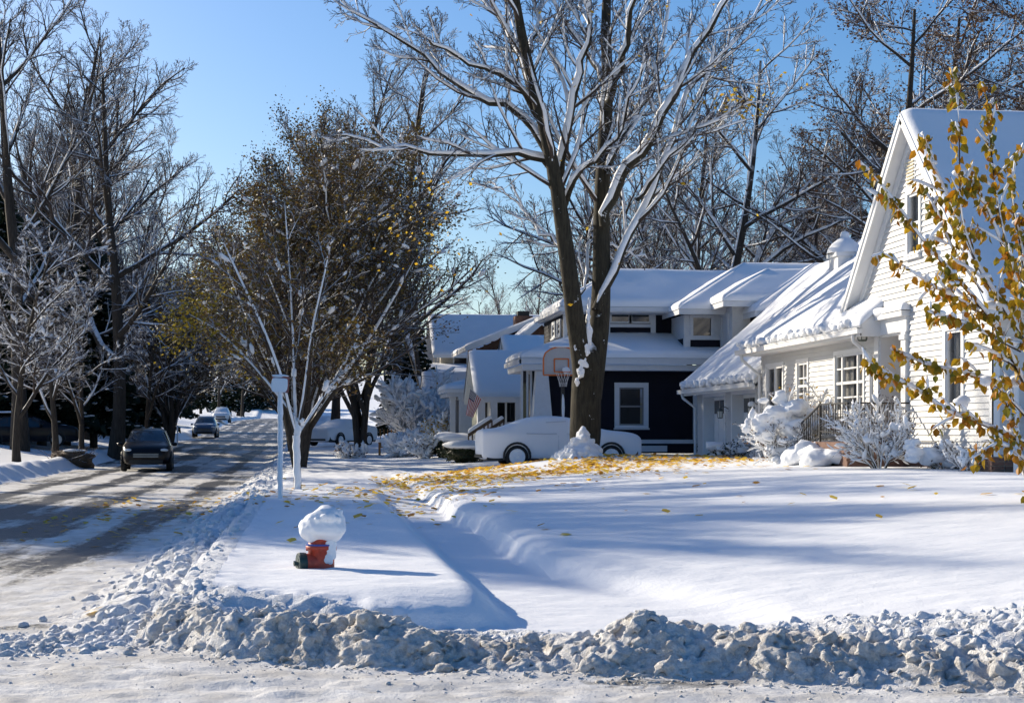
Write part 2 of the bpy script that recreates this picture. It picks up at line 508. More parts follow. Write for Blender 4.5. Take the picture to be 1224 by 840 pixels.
M['leaf_russet'] = leaf_mat("russet_leaf", [(0.08, 0.040, 0.018), (0.13, 0.062, 0.025), (0.07, 0.04, 0.022), (0.17, 0.085, 0.025)], trans=0.25)
M['leaf_gold'] = leaf_mat("golden_leaf", [(0.70, 0.45, 0.03), (0.55, 0.30, 0.02), (0.75, 0.55, 0.06)], trans=0.4)
M['leaf_mustard'] = leaf_mat("mustard_leaf", [(0.30, 0.22, 0.02), (0.40, 0.27, 0.02), (0.20, 0.17, 0.02), (0.12, 0.10, 0.02)], trans=0.35)
M['needle'] = leaf_mat("conifer_needles", [(0.010, 0.022, 0.013), (0.016, 0.032, 0.018), (0.022, 0.034, 0.016)], rough=0.6, trans=0.1)
M['hedge'] = leaf_mat("evergreen_leaf", [(0.018, 0.028, 0.012), (0.03, 0.045, 0.015), (0.025, 0.022, 0.012)], trans=0.1)
M['seam_grey'] = plain("icy_glass_edge", (0.66, 0.68, 0.72), 0.7)  # pale grey for window outlines and door gaps on the snowy cars
# ------------------------------------------------------------------ ground: street, cross street, lawns, banks
XL, XR = -8.9, -1.4
def pz(Y):
    return np.interp(Y, [-100, 52, 65, 90, 133, 200, 300, 330, 400, 900], [0, 0, 0.08, 0.45, 1.25, 3.0, 4.2, 5.5, 15.0, 22.0])
def Yf(X): return np.interp(X, [-3, -1.2, -0.5, 0.2, 1.2, 2.2, 3.2, 4.2, 7, 12], [12.0, 11.75, 11.05, 10.55, 10.25, 9.85, 9.5, 9.0, 7.6, 5.6]) + 0.05 * np.sin(X * 5.3 + 1) + 0.03 * np.sin(X * 13)
def bank_amp(X):
    n = vnoise(X * 1.1 + 3, X * 0 + 0.5, 5); n2 = vnoise(X * 3.7, X * 0 + 2.5, 6)
    a = np.interp(X, [-1.4, -1.0, -0.6, -0.2, 0.15, 0.36, 0.6, 0.85, 1.1, 1.5, 1.8, 2.05, 2.35, 2.9, 3.4, 4.0, 9], [0, 0.17, 0.27, 0.25, 0.24, 0.33, 0.26, 0.13, 0.09, 0.10, 0.24, 0.37, 0.28, 0.25, 0.17, 0.12, 0.12])
    return a * (0.42 + 0.34 * n + 0.42 * n2)
def H(X, Y, detail=True):
    X = np.asarray(X, float); Y = np.asarray(Y, float)
    base = pz(Y)
    # right-hand yards
    front = 1 - sm(Y, 11.5, 19.0)
    lawn = 0.34 + 0.46 * sm(X, 2.0, 11.0) + 0.06 * sm(Y, 16, 34) - 0.20 * front * (1 - 0.5 * sm(X, 4, 10))
    xr = 2.30 + 0.9 * (1 - sm(Y, 12.2, 16.5)) + 0.06 * np.sin(Y * 0.9) + 0.10 * (vnoise(Y * 0.8, Y * 0 + 4.5, 9) - 0.5)
    w = 0.42 + 1.5 * (1 - sm(Y, 12.0, 17.0))
    e0 = np.clip((X + 1.05) / 0.5, 0, 1); e1 = np.clip((1.62 - X) / 0.45, 0, 1); e2 = np.clip((Y - 11.9 + 0.10 * np.sin(X * 3)) / 0.9, 0, 1)
    rnd = lambda e: np.sqrt(np.clip(1 - (1 - e) ** 2, 0, 1))
    ter = rnd(e0) * sm(e1, 0, 1) * rnd(e2)
    z = 0.06 + 0.27 * ter + (lawn - 0.06) * rnd(np.clip((X - xr) / w, 0, 1)) * sm((X - xr) / w, -0.05, 0.35)
    far = 0.30 * sm(X, -1.3, -0.5) + 0.42 * sm(X, 1.5, 11.0) + 0.10 * (fbm(X * 0.8, Y * 0.5, 3) - 0.5)
    b = sm(Y, 29.5, 36.0) * (1 - sm(X, 1.0, 5.0) * (1 - sm(Y, 42, 50)))
    z = z * (1 - b) + far * b
    z = z + 0.35 * sm(X, 6, 18) * sm(Y, 48, 60) + 0.18 * np.exp(-((X - 7.3) / 2.4) ** 2 - ((Y - 44.0) / 2.6) ** 2)
    kb = np.exp(-((X + 1.25) / 0.42) ** 2) * (0.10 + 0.16 * fbm(X * 1.1, Y * 0.9, 11)) * sm(Y, 11.9, 13.5)
    d = Y - Yf(X)
    zr = z * sm(X, -1.5, -1.0) * sm(d, 0.1, 1.1) + kb
    bank = bank_amp(X) * sm(d, -0.05, 0.42) * (1 - sm(d, 0.5, 1.3)) + 0.10 * sm(X, 2.2, 3.2) * sm(d, 0.5, 1.2) * (1 - sm(d, 1.5, 2.3))
    bank = np.where(X > -1.6, bank, 0)
    zr = np.maximum(zr, bank) + 0.25 * np.minimum(zr, bank)
    # left-hand yards
    u = -X + XL
    zl = 0.30 * sm(u, 0.0, 0.9) + 0.55 * sm(u, 1.0, 7.0) + 0.14 * np.exp(-((u - 0.8) / 0.6) ** 2) * fbm(X, Y, 21) * 2
    zl = zl * sm(Y, 13.5, 15.5)
    zz = np.where(X > -5, zr, zl)
    far_out = 0.012 * np.clip(np.abs(X) - 40, 0, 300)
    zz = base + zz + far_out
    if detail:
        road = ((X < XR - 0.2) & (X > XL)) | (d < 0)
        rough = sm(d, -0.05, 0.15) * (1 - sm(d, 1.2, 1.9 + 0.9 * sm(X, 2.2, 3.2))) * sm(X, -1.6, -1.0)
        kr = np.exp(-((X + 1.35) / 0.5) ** 2) * sm(Y, 12, 13) * 1.25
        ridg = 1 - np.abs(2 * fbm(X * 5.5, Y * 5.5, 31, 4, 0.6) - 1)
        soft = 0.03 * (fbm(X * 0.45, Y * 0.8, 41, 3) - 0.5) + 0.018 * (fbm(X * 2.2, Y * 3.0, 43, 3) - 0.5) + 0.012 * (fbm(X * 6, Y * 8.0, 45, 3) - 0.5)
        # a few wind ripples and dents on the open snow, ruts on the streets
        tram = sm(Y, 29, 34) * sm(X, -1, 0.5) * (1 - sm(X, 2.5, 5.0)) * (1 - sm(Y, 60, 75))
        lumps = 0.10 * (fbm(X * 2.6, Y * 2.0, 47, 4) - 0.5) * tram
        rut = np.where(road, 0.012 * (fbm(X * 4, Y * 0.35, 51, 3) - 0.5) + 0.05 * (fbm(X * 1.7, Y * 4.5, 53, 4, 0.6) - 0.5) * sm(0.5 - d, 0, 0.6) + 0.035 * (fbm(X * 9, Y * 9, 57, 3, 0.6) - 0.5), soft + lumps)
        zz = zz + rut + (ridg - 0.72) * 0.20 * np.maximum(rough, kr) * np.where(d > -0.05, 1, 0)
    return zz
def hz(x, y): return float(H(np.array([x]), np.array([y]))[0])

def span(parts):
    out = []
    for a, b, s in parts: out.append(np.arange(a, b - 1e-6, s))
    return np.concatenate(out + [np.array([parts[-1][1]])])
gx = span([(-500, -100, 40), (-100, -40, 6), (-40, -12, 0.8), (-12, -3.4, 0.14), (-3.4, 5.2, 0.052), (5.2, 13, 0.13), (13, 40, 0.8), (40, 100, 6), (100, 500, 40)])
gy = span([(-60, -8, 4), (-8, 7, 0.6), (7, 14, 0.052), (14, 20, 0.08), (20, 36, 0.15), (36, 60, 0.28), (60, 150, 0.9), (150, 300, 5), (300, 900, 60)])
GX, GY = np.meshgrid(gx, gy)
GZ = H(GX, GY)
GV = np.stack([GX, GY, GZ], -1).reshape(-1, 3)
nx, ny = len(gx), len(gy)
ii = (np.arange(ny - 1)[:, None] * nx + np.arange(nx - 1)[None, :]).ravel()
GQ = np.stack([ii, ii + 1, ii + nx + 1, ii + nx], 1)
fc = GV[GQ].mean(axis=1)
fx_, fy_ = fc[:, 0], fc[:, 1]
fd = fy_ - Yf(fx_)
zone = np.full(len(GQ), 5)                                  # 5 right lawn
zone[(fx_ < 2.35) & (fx_ > 1.45) & (fy_ < 34)] = 4           # sidewalk
zone[(fx_ <= 1.45) & (fy_ < 34)] = 3                        # parkway strip
zone[fx_ < XL] = 6                                          # left lawn
zone[(fx_ > -1.95) & (fx_ < -0.75) & (fy_ < 62) & (fd > 0.2)] = 7   # kerb bank
zone[(fx_ >= XL) & (fx_ <= -1.95) & (fy_ < 305)] = 1
zone[(fx_ > -1.95) & (fx_ < -1.4) & (fy_ >= 62) & (fy_ < 305)] = 1
zone[(fd > -0.02) & (fd < 1.5 + 0.9 * sm(fx_, 2.2, 3.2)) & (fx_ > -1.3) & (fx_ < 14)] = 2
zone[(fd <= -0.02) & (fx_ > -1.95)] = 0
zone[(fy_ < 13.2) & (fx_ <= -1.95)] = 0
zone[fy_ < -8] = 5
def sub(name, ids, mat, kind, label, attr=None, smooth=True):
    q = GQ[np.isin(zone, ids)]
    used, inv = np.unique(q.ravel(), return_inverse=True)
    me = make_mesh(name, GV[used], [inv.reshape(-1, 4)], [mat], None, smooth)
    if attr:
        a = me.attributes.new(attr[0], 'FLOAT', 'POINT')
        a.data.foreach_set("value", attr[1](GV[used]).astype(np.float32))
    return link(name, me, None, label, None, None, kind)
def wear_shade(v):
    x, y = v[:, 0], v[:, 1]
    t = sum(np.exp(-((x - c - 0.15 * np.sin(y * 0.05)) / 0.42) ** 2) for c in (-2.9, -4.5, -5.9, -7.5))
    return 0.16 * t + 0.10 * sm(-x, 3.0, 5.0) * (1 - sm(y, 28, 45)) * sm(y, 15.5, 19) - 0.22 * (1 - sm(y, 15, 20)) + 0.10 * sm(y, 60, 120)  # tyre tracks; near-left patch is bare asphalt plus shade put into the colour
def wear_cross(v):
    x, y = v[:, 0], v[:, 1]
    d = y - Yf(x)
    return 0.10 * np.exp(-((d + 1.15) / 0.3) ** 2) + 0.16 * np.exp(-((d + 0.25) / 0.2) ** 2) * sm(x, 1.0, 2.0)
def dirt(v):
    d = v[:, 1] - Yf(v[:, 0])
    side = np.where(v[:, 0] > -1.25, 1.0 - sm(d, 0.5, 1.0), 0)
    kerb = (1 - sm(v[:, 0], -1.9, -1.2)) * 0.30
    right = 1 - 0.45 * sm(v[:, 0], 2.9, 4.0) * sm(d, 0.2, 0.5)
    patchy = 0.30 + 0.85 * fbm(v[:, 0] * 1.6, v[:, 1] * 1.6, 71, 3)
    return np.maximum(side * right * patchy, kerb)
sub("road", [1], M['road'], "structure", "snow streaked asphalt street running away uphill", ("wear_shade", wear_shade))
sub("cross_street", [0], M['cross'], "structure", "grey slush covered cross street in front", ("wear_shade", wear_cross))
sub("snow_bank", [2], M['bank'], "stuff", "dirty plowed snow bank along the cross street", ("dirt", dirt))
sub("kerb_snow_bank", [7], M['bank'], "stuff", "low lumpy snow bank along the street kerb", ("dirt", dirt))
sub("parkway_strip", [3], M['lawn'], "structure", "smooth snow covered strip around the hydrant")
sub("sidewalk", [4], M['lawn'], "structure", "snow filled sidewalk trench beside the lawn")
sub("lawn", [5], M['lawn'], "structure", "smooth snow covered front lawn")
sub("opposite_lawn", [6], M['lawn'], "structure", "shaded snow covered lawn across the street")

# clods thrown up by the plow: thousands of lumps, joined
def clods(name, xs, ys, rs, label, lo=0.034, fuse=0):
    mb = MB()
    zs = H(xs, ys)
    V, T, n = [], [], 0
    for k in range(len(xs)):
        lvl = 2 if rs[k] > lo else 1
        v, t = ICO[lvl]
        sh = rng.uniform(0.75, 1.3, 3) * (1, 1, 0.85)
        a = rng.uniform(0, 6.28); ca, sa = math.cos(a), math.sin(a)
        w = v * (1 + (0.42 if lvl == 2 else 0.34) * lump(v * 1.9 + k * 1.37, 1.0) + (0.20 * lump(v * 4.5 + k, 1.0) if lvl == 2 else 0))[:, None] * sh * rs[k]
        w = np.stack([w[:, 0] * ca - w[:, 1] * sa, w[:, 0] * sa + w[:, 1] * ca, w[:, 2]], 1)
        V.append(w + (xs[k], ys[k], zs[k] + rs[k] * rng.uniform(-0.35, 0.15))); T.append(t + n); n += len(v)
    V = np.vstack(V)
    me = make_mesh(name, V, [np.concatenate(T)], [M['bank']], None, True)
    if fuse:          # melt the lumps together, then roughen the skin
        V, q = fuse_mesh(me, fuse)
        V = V + 0.012 * np.stack([lump(V * 26 + 5 * i, 1.0) for i in range(3)], 1) + 0.0075 * np.stack([lump(V * 60 + 9 * i, 1.0) for i in range(3)], 1)
        me = make_mesh(name, V, [q], [M['bank']], None, True)
    a = me.attributes.new("dirt", 'FLOAT', 'POINT'); a.data.foreach_set("value", dirt(V).astype(np.float32))
    return link(name, me, None, label, None, None, "stuff")
N = 15000
cx = np.where(rng.random(N) < 0.88, rng.uniform(-1.25, 4.6, N), rng.uniform(4.6, 8, N)); cd = np.clip(rng.normal(0.40, 0.34, N), -0.22, 1.5)
cd = np.where((cx > 2.4) & (rng.random(N) < 0.35), rng.uniform(0.6, 2.4, N), cd)
cr = 0.009 + 0.012 * rng.random(N) + 0.036 * rng.random(N) ** 13
keep_ = (rng.random(N) < np.clip(bank_amp(cx) / 0.20, 0.30, 1)) | (cd < 0.12) | (cd > 0.9)
cx, cd, cr = cx[keep_], cd[keep_], cr[keep_]
cr *= np.where(cd < 0.0, 0.6, 1.0)
clods("snow_clods", cx, Yf(cx) + cd, cr, "grey clods of plowed snow along the cross street", fuse=0.0148)
N = 2000
cy = 12.3 + 45 * rng.random(N) ** 1.9; cx = np.clip(rng.normal(-1.35, 0.33, N), -2.4, -0.85)
cr = 0.010 + 0.022 * rng.random(N) + 0.045 * rng.random(N) ** 6
clods("kerb_snow_clods", cx, cy, cr, "white clods of snow along the street kerb", fuse=0.021)
N = 900
cx = rng.uniform(-3.4, -1.2, N); cy = np.clip(rng.normal(11.95, 0.35, N) + 0.12 * (cx + 2), 10.6, 13.2)
cr = 0.008 + 0.015 * rng.random(N) + 0.035 * rng.random(N) ** 5
clods("corner_snow_clods", cx, cy, cr, "loose snow lumps strewn at the street corner")
N = 1500
cx = rng.uniform(-3.5, 5, N); cy = Yf(np.clip(cx, -1.3, 9)) - rng.exponential(0.45, N) + 0.05
clods("street_snow_crumbs", cx, cy, 0.004 + 0.012 * rng.random(N) ** 3, "small snow crumbs scattered on the cross street", lo=1)

# yellow leaves lying on the snow
def fallen(name, xs, ys, size, label):
    zs = H(xs, ys)
    n = len(xs)
    a = rng.uniform(0, 6.28, n); s = size * rng.uniform(0.45, 1.35, n)
    sh = np.array([(-0.1, 0, 0), (0.35, 0.45, 0.22), (1, 0.12, 0.42), (0.95, -0.2, 0.42), (0.4, -0.45, 0.20)])
    tilt = rng.uniform(-0.25, 1.0, n)
    V = np.zeros((n, 5, 3))
    V[:, :, 0] = (sh[None, :, 0] * np.cos(a)[:, None] - sh[None, :, 1] * np.sin(a)[:, None]) * s[:, None]
    V[:, :, 1] = (sh[None, :, 0] * np.sin(a)[:, None] + sh[None, :, 1] * np.cos(a)[:, None]) * s[:, None]
    V[:, :, 2] = sh[None, :, 2] * tilt[:, None] * s[:, None] + 0.012
    V += np.stack([xs, ys, zs], 1)[:, None, :]
    i = np.arange(n)[:, None] * 5
    T = np.concatenate([i + np.array([[0, 1, 4]]), i + np.array([[1, 2, 4]]), i + np.array([[2, 3, 4]])])
    me = make_mesh(name, V.reshape(-1, 3), [T], [M['leaf_yellow']])
    return link(name, me, None, label, None, None, "stuff")
n = 6800
lx = rng.normal(6.0, 2.6, n); ly = rng.normal(40.6, 3.4, n)
k = (lx > 1.6) & (ly < 46.2) & (lx < 11.2) & (fbm(lx * 0.9, ly * 0.6, 61) + 0.25 * rng.random(n) > 0.56)
lx, ly = lx[k], ly[k]
x2 = rng.normal(2.2, 0.9, 300); y2 = rng.normal(32, 3.2, 300)
x3 = rng.uniform(-4.5, 1.2, 420); y3 = rng.normal(31, 5.0, 420)
x4 = rng.uniform(2.5, 9, 60); y4 = rng.uniform(17, 36, 60)
fallen("fallen_leaves", np.concatenate([lx, x2, x3, x4]), np.concatenate([ly, y2, y3, y4]), 0.125, "yellow leaves scattered on the snow around the big tree")
# ------------------------------------------------------------------ trees
def norm(v): return v / (np.linalg.norm(v) + 1e-9)

def limb_path(p, d, length, k, wob, trop, R):
    """polyline of k points starting at p in direction d"""
    pts = [p]; st = length / (k - 1)
    for i in range(k - 1):
        d = norm(d + R.normal(0, wob, 3) + np.array((0, 0, trop)))
        p = p + d * st; pts.append(p)
    return np.array(pts), d

class Tree:
    def __init__(s, seed): s.R = np.random.default_rng(seed); s.br = []          # (pts, radii, level)
    def add(s, pts, rad, lvl): s.br.append((np.asarray(pts, float), np.asarray(rad, float), lvl))
    def grow(s, pts, rad, lvl, spec):
        """side branches of a limb; spec[lvl] = (count, t0, angle, length factor, wobble, tropism, points)"""
        if lvl not in spec: return
        cnt, t0, ang, lf, wob, trop, k = spec[lvl]
        R = s.R; L = np.linalg.norm(np.diff(pts, axis=0), axis=1).sum()
        n = max(1, int(round(cnt * (0.8 + 0.4 * R.random()))))
        az = R.uniform(0, 6.28)
        for i in range(n):
            t = t0 + (1 - t0) * (i + R.random() * 0.9) / n
            t = min(t, 0.985)
            f = t * (len(pts) - 1); a = int(f); b = min(a + 1, len(pts) - 1); w = f - a
            p = pts[a] * (1 - w) + pts[b] * w; r = rad[a] * (1 - w) + rad[b] * w
            d = norm(pts[b] - pts[a]) if b > a else norm(pts[a] - pts[a - 1])
            az += 2.4 + R.normal(0, 0.5)
            e = np.cross(d, (0.3, 0.2, 1.0) if abs(d[2]) < 0.9 else (1, 0.2, 0)); e = norm(e); g = np.cross(d, e)
            th = ang * R.uniform(0.7, 1.3)
            nd_ = norm(d * math.cos(th) + (e * math.cos(az) + g * math.sin(az)) * math.sin(th))
            ln = L * lf * (1.15 - 0.75 * t) * R.uniform(0.7, 1.25)
            r0 = min(r * 0.72, max(0.006, ln * 0.021))
            q, _ = limb_path(p, nd_, ln, k, wob, trop, R)
            rr = np.linspace(r0, max(0.0045, r0 * 0.28), k)
            s.add(q, rr, lvl + 1)
            s.grow(q, rr, lvl + 1, spec)
    def mesh(s, name, levels, sides, mat, rmin=0.0, tilt=0.0):
        grp = {}
        for pts, rad, l in s.br:
            if l in levels: grp.setdefault((len(pts), sides.get(l, 3)), []).append((pts, np.maximum(rad, rmin)))
        V, Q, n = [], [], 0
        for (k, sd), L in grp.items():
            v, q = tubes(np.array([a for a, _ in L]), np.array([b for _, b in L]), sd)
            V.append(v); Q.append(q + n); n += len(v)
        return make_mesh(name, np.vstack(V), [np.concatenate(Q)], [mat], None, True)
    def snow(s, name, levels, rlo=0.012, gap=0.35, th=0.8, vpatch=0.0):
        """ridges of snow lying along the upper side of limbs"""
        mb = MB(); up = np.array((0, 0, 1.0)); R = s.R
        for pts, rad, l in s.br:
            if l not in levels or rad[0] < rlo: continue
            k = max(len(pts), 6); f = np.linspace(0, len(pts) - 1, k)
            q = np.stack([np.interp(f, np.arange(len(pts)), pts[:, i]) for i in range(3)], 1)
            r = np.interp(f, np.arange(len(pts)), rad)
            t = np.gradient(q, axis=0); t /= np.linalg.norm(t, axis=1, keepdims=True)
            hor = np.sqrt(np.clip(1 - t[:, 2] ** 2, 0, 1))
            wd = up * 0.8 + np.array((-0.12, -0.55, 0)); pu = wd - t * (t @ wd)[:, None]; pu /= np.linalg.norm(pu, axis=1, keepdims=True) + 1e-6
            nz = R.uniform(0.2, 1.3, k)
            a = np.clip((hor - gap) * 3, 0, 1) * np.clip(nz * 1.6 - 0.25, 0, 1)
            a = np.convolve(a, [0.25, 0.5, 0.25], 'same')
            sr = (0.48 * r + 0.020) * th * (0.25 + 0.75 * a) * np.where(a > 0.06, 1, 0.02)
            sr[0] *= .12; sr[-1] *= .12; sr[1] *= .6
            c = q + pu * (r * 0.72 + sr * 0.25)[:, None] * np.where(a > 0.06, 1, 0.2)[:, None]
            v, qd = tubes(c[None], sr[None], 6 if r[0] > 0.05 else 4)
            mb.add(v, qd)
        return make_mesh(name, np.vstack(mb.v), [np.concatenate(mb.q)], [M['snow']], None, True)
    def tips(s, levels):
        return [(p, r) for p, r, l in s.br if l in levels]
    def leaves(s, name, levels, n, size, mat, spread=0.15, keep=None, hang=0.3):
        src = [p for p, r, l in s.br if l in levels]
        R = s.R
        idx = R.integers(0, len(src), n)
        c = np.array([src[i][min(len(src[i]) - 1, int(R.random() * len(src[i])))] for i in idx]) + R.normal(0, spread, (n, 3))
        if keep is not None: c = c[keep(c)]
        return leaf_cloud(name, c, size, mat, R, hang)
    def blobs(s, name, levels, n, rlo, rhi):
        """clumps of snow caught among the twigs"""
        src = [(p, r) for p, r, l in s.br if l in levels]
        R = s.R; mb = MB()
        for _ in range(n):
            p, r = src[R.integers(len(src))]; i = R.integers(0, len(p) - 1)
            d = norm(p[i + 1] - p[i]); rr = R.uniform(rlo, rhi); L = rr * R.uniform(1.0, 2.4)
            v, t = ICO[1]
            w = v * (1 + 0.25 * lump(v * 2 + _ * 1.1, 1.0))[:, None] * rr
            w = w * (1, 1, 0.7) + d * (v @ d)[:, None] * L
            mb.add(w + p[i] + (0, 0, rr * 0.35), (), t)
        return make_mesh(name, np.vstack(mb.v), [np.concatenate(mb.t)], [M['snow']], None, True)

def leaf_cloud(name, c, size, mat, R, hang=0.3):
    n = len(c)
    a = R.uniform(0, 6.28, n); s = size * R.uniform(0.6, 1.3, n)
    d = np.stack([np.cos(a), np.sin(a), R.normal(-hang, 0.5, n)], 1); d /= np.linalg.norm(d, axis=1, keepdims=True)
    u = np.cross(d, R.normal(0, 1, (n, 3))); u /= np.linalg.norm(u, axis=1, keepdims=True)
    w = np.cross(d, u)
    f = s[:, None]
    V = np.stack([c, c + (d * 0.5 + u * 0.32 + w * 0.08) * f, c + d * f, c + (d * 0.5 - u * 0.32 + w * 0.08) * f], 1).reshape(-1, 3)
    i = np.arange(n)[:, None] * 4
    T = np.concatenate([i + np.array([[0, 1, 2]]), i + np.array([[0, 2, 3]])])
    return make_mesh(name, V, [T], [mat])

SIDES = {0: 10, 1: 7, 2: 5, 3: 3, 4: 3, 5: 3}
def bare_tree(seed, h, r, spread, spec, fork=None, bark='bark', twig='twig', lean=0.0):
    """trunk, limbs and twigs; returns (tree, trunk mesh, crown mesh)"""
    t = Tree(seed); R = t.R
    k = 9
    stems = fork or 1
    base = np.array((0.0, 0.0, -0.3))
    if stems == 1:
        pts, _ = limb_path(base, np.array((lean, 0, 1.0)), h + 0.3, k, 0.05, 0.05, R)
        rad = r * np.linspace(1, 0.12, k) ** 0.85; rad[0] *= 1.35
        t.add(pts, rad, 0); t.grow(pts, rad, 0, spec)
    else:
        for i in range(stems):
            a = i * 6.283 / stems + R.uniform(-0.4, 0.4)
            d = np.array((math.cos(a) * spread, math.sin(a) * spread, 1.0))
            pts, _ = limb_path(base + d * (r * 0.4, r * 0.4, 0), norm(d), h * R.uniform(0.8, 1.0), k, 0.06, 0.07, R)
            rad = r * 0.62 * np.linspace(1, 0.12, k) ** 0.85
            t.add(pts, rad, 0); t.grow(pts, rad, 0, spec)
    return t

SPEC_TALL = {0: (12, 0.28, 0.70, 0.42, 0.09, 0.07, 7), 1: (10, 0.2, 0.62, 0.45, 0.10, 0.06, 5), 2: (7, 0.15, 0.6, 0.52, 0.11, 0.05, 4), 3: (5, 0.1, 0.55, 0.6, 0.12, 0.03, 3)}
SPEC_WIDE = {0: (11, 0.22, 0.95, 0.55, 0.12, 0.05, 7), 1: (10, 0.2, 0.72, 0.48, 0.13, 0.04, 5), 2: (7, 0.15, 0.65, 0.5, 0.14, 0.03, 4), 3: (5, 0.1, 0.6, 0.58, 0.15, 0.02, 3)}
SPEC_SLIM = {0: (16, 0.35, 0.6, 0.30, 0.08, 0.10, 6), 1: (9, 0.2, 0.65, 0.45, 0.12, 0.07, 5), 2: (6, 0.15, 0.7, 0.5, 0.15, 0.05, 4), 3: (4, 0.1, 0.7, 0.5, 0.15, 0.03, 3)}
SPEC_UP = {0: (15, 0.12, 0.70, 0.55, 0.08, 0.08, 6), 1: (10, 0.15, 0.55, 0.45, 0.10, 0.07, 5), 2: (7, 0.12, 0.55, 0.55, 0.12, 0.05, 4), 3: (1.7, 0.1, 0.55, 0.6, 0.13, 0.04, 3)}

def tree_thing(name, t, label, cat='tree', group=None, bark='bark', twig='twig', rmin=0.0085, snow=None, extra=()):
    o = thing(name, (0, 0, 0), label, cat, group)
    link("trunk", t.mesh("trunk", {0, 1}, SIDES, M[bark]), o)
    link("crown", t.mesh("crown", {2, 3, 4, 5}, SIDES, M[twig], rmin), o)
    if snow: link("branch_snow", t.snow("branch_snow", *snow[0], **snow[1]), o, kind="stuff")
    for nm, me in extra: link(nm, me, o, kind="stuff")
    return o

def ground_at(x, Z):
    """world spot seen in photograph column x at depth Z, on the ground"""
    p = P(x, HOR, Z); return np.array((p[0], p[1], hz(p[0], p[1])))

# --- the big double-stemmed maple in the front lawn: limbs laid out one by one
BT = ground_at(699, 45.0)
BZ = 45.0
def limb_px(pts, r0, r1, dz=0.0, rough=0.0, k=None):
    """limb through photograph points (x, y) with depth offset growing to dz metres"""
    q = np.array([P(x, y, BZ + dz * i / max(1, len(pts) - 1)) for i, (x, y) in enumerate(pts)])
    k = k or 12
    f = np.linspace(0, len(q) - 1, k)
    # smooth spline through the points
    out = []
    for t in f:
        i = min(int(t), len(q) - 2); w = t - i
        p0, p1, p2, p3 = q[max(i - 1, 0)], q[i], q[i + 1], q[min(i + 2, len(q) - 1)]
        out.append(0.5 * ((2 * p1) + (-p0 + p2) * w + (2 * p0 - 5 * p1 + 4 * p2 - p3) * w * w + (-p0 + 3 * p1 - 3 * p2 + p3) * w ** 3))
    return np.array(out), np.linspace(r0, r1, k)
bt = Tree(101)
SPEC_BIG = {1: (11, 0.2, 0.62, 0.32, 0.10, 0.05, 7), 2: (8, 0.2, 0.62, 0.50, 0.11, 0.03, 5), 3: (5, 0.15, 0.6, 0.55, 0.12, 0.02, 4), 4: (1.5, 0.15, 0.55, 0.6, 0.12, 0.01, 3)}
p, r = limb_px([(699, 562), (699, 540), (700, 500), (701, 460), (703, 430), (703, 408)], 0.46, 0.38, 0, k=14)
r[:4] = [0.62, 0.49, 0.43, 0.405]; r[-4:] = [.37, .34, .26, .12]
bt.add(p, r, 0)
stems = [
 ([(699, 475), (695, 430), (688, 385), (681, 330), (671, 260), (664, 215), (650, 150), (632, 80), (618, 10), (608, -70), (600, -140)], 0.36, 0.07, -1.5),
 ([(705, 475), (711, 430), (717, 380), (719, 320), (719, 250), (722, 180), (726, 100), (724, 30), (728, -50), (730, -150)], 0.40, 0.08, 1.0),
]
limbs = [
 ([(668, 236), (655, 200), (635, 186), (600, 184), (550, 186), (495, 180), (440, 172), (400, 162)], 0.15, 0.03, -2.0),
 ([(662, 205), (640, 160), (610, 132), (575, 118), (540, 96), (500, 62), (460, 38), (425, 12), (395, -20)], 0.16, 0.03, 1.5),
 ([(652, 160), (632, 120), (600, 92), (560, 75), (520, 52), (490, 40)], 0.12, 0.025, -3.0),
 ([(640, 120), (622, 70), (598, 28), (570, -10), (540, -50)], 0.13, 0.04, 3.0),
 ([(668, 225), (676, 170), (688, 110), (700, 50), (706, -20), (712, -90)], 0.15, 0.05, -2.5),
 ([(671, 250), (690, 215), (712, 190), (738, 165), (752, 120), (768, 80)], 0.10, 0.025, -3.5),
 ([(630, 70), (645, 20), (655, -40)], 0.10, 0.04, 2.0),
 ([(719, 268), (732, 238), (752, 205), (775, 170), (800, 125), (822, 80), (850, 30), (880, -20), (910, -60)], 0.20, 0.05, -2.0),
 ([(716, 372), (730, 330), (745, 295), (768, 252), (790, 205), (806, 160), (822, 110), (850, 80), (885, 40), (915, -10)], 0.17, 0.04, 2.5),
 ([(723, 200), (742, 165), (765, 130), (785, 95), (795, 40), (800, -30)], 0.14, 0.04, 3.0),
 ([(725, 130), (742, 85), (752, 30), (765, -40)], 0.13, 0.05, -3.0),
 ([(724, 110), (708, 60), (695, 10), (690, -50)], 0.11, 0.04, 2.0),
 ([(760, 240), (790, 200), (830, 160), (870, 135), (905, 120)], 0.08, 0.02, -2.0),
 ([(690, 360), (702, 330), (706, 290), (745, 300), (775, 310)], 0.05, 0.015, 2.0),
 ([(683, 330), (672, 300), (645, 275), (615, 240), (585, 225)], 0.07, 0.02, 2.5),
]
for px_, r0, r1, dz in stems:
    p, r = limb_px(px_, r0 * .84, r1, dz, k=22); bt.add(p, r, 0); bt.grow(p[6:], r[6:] * 0.7, 1, SPEC_BIG)
for px_, r0, r1, dz in limbs:
    p, r = limb_px(px_, r0 * 0.8, r1 * 0.7, dz, k=16)
    p = p + bt.R.normal(0, 0.05, p.shape); p[:2] -= 0
    bt.add(p, r, 1); bt.grow(p, r, 1, SPEC_BIG)
big = thing("maple_tree", BT, "big two stemmed bare maple with snow lined limbs on the front lawn", "tree")
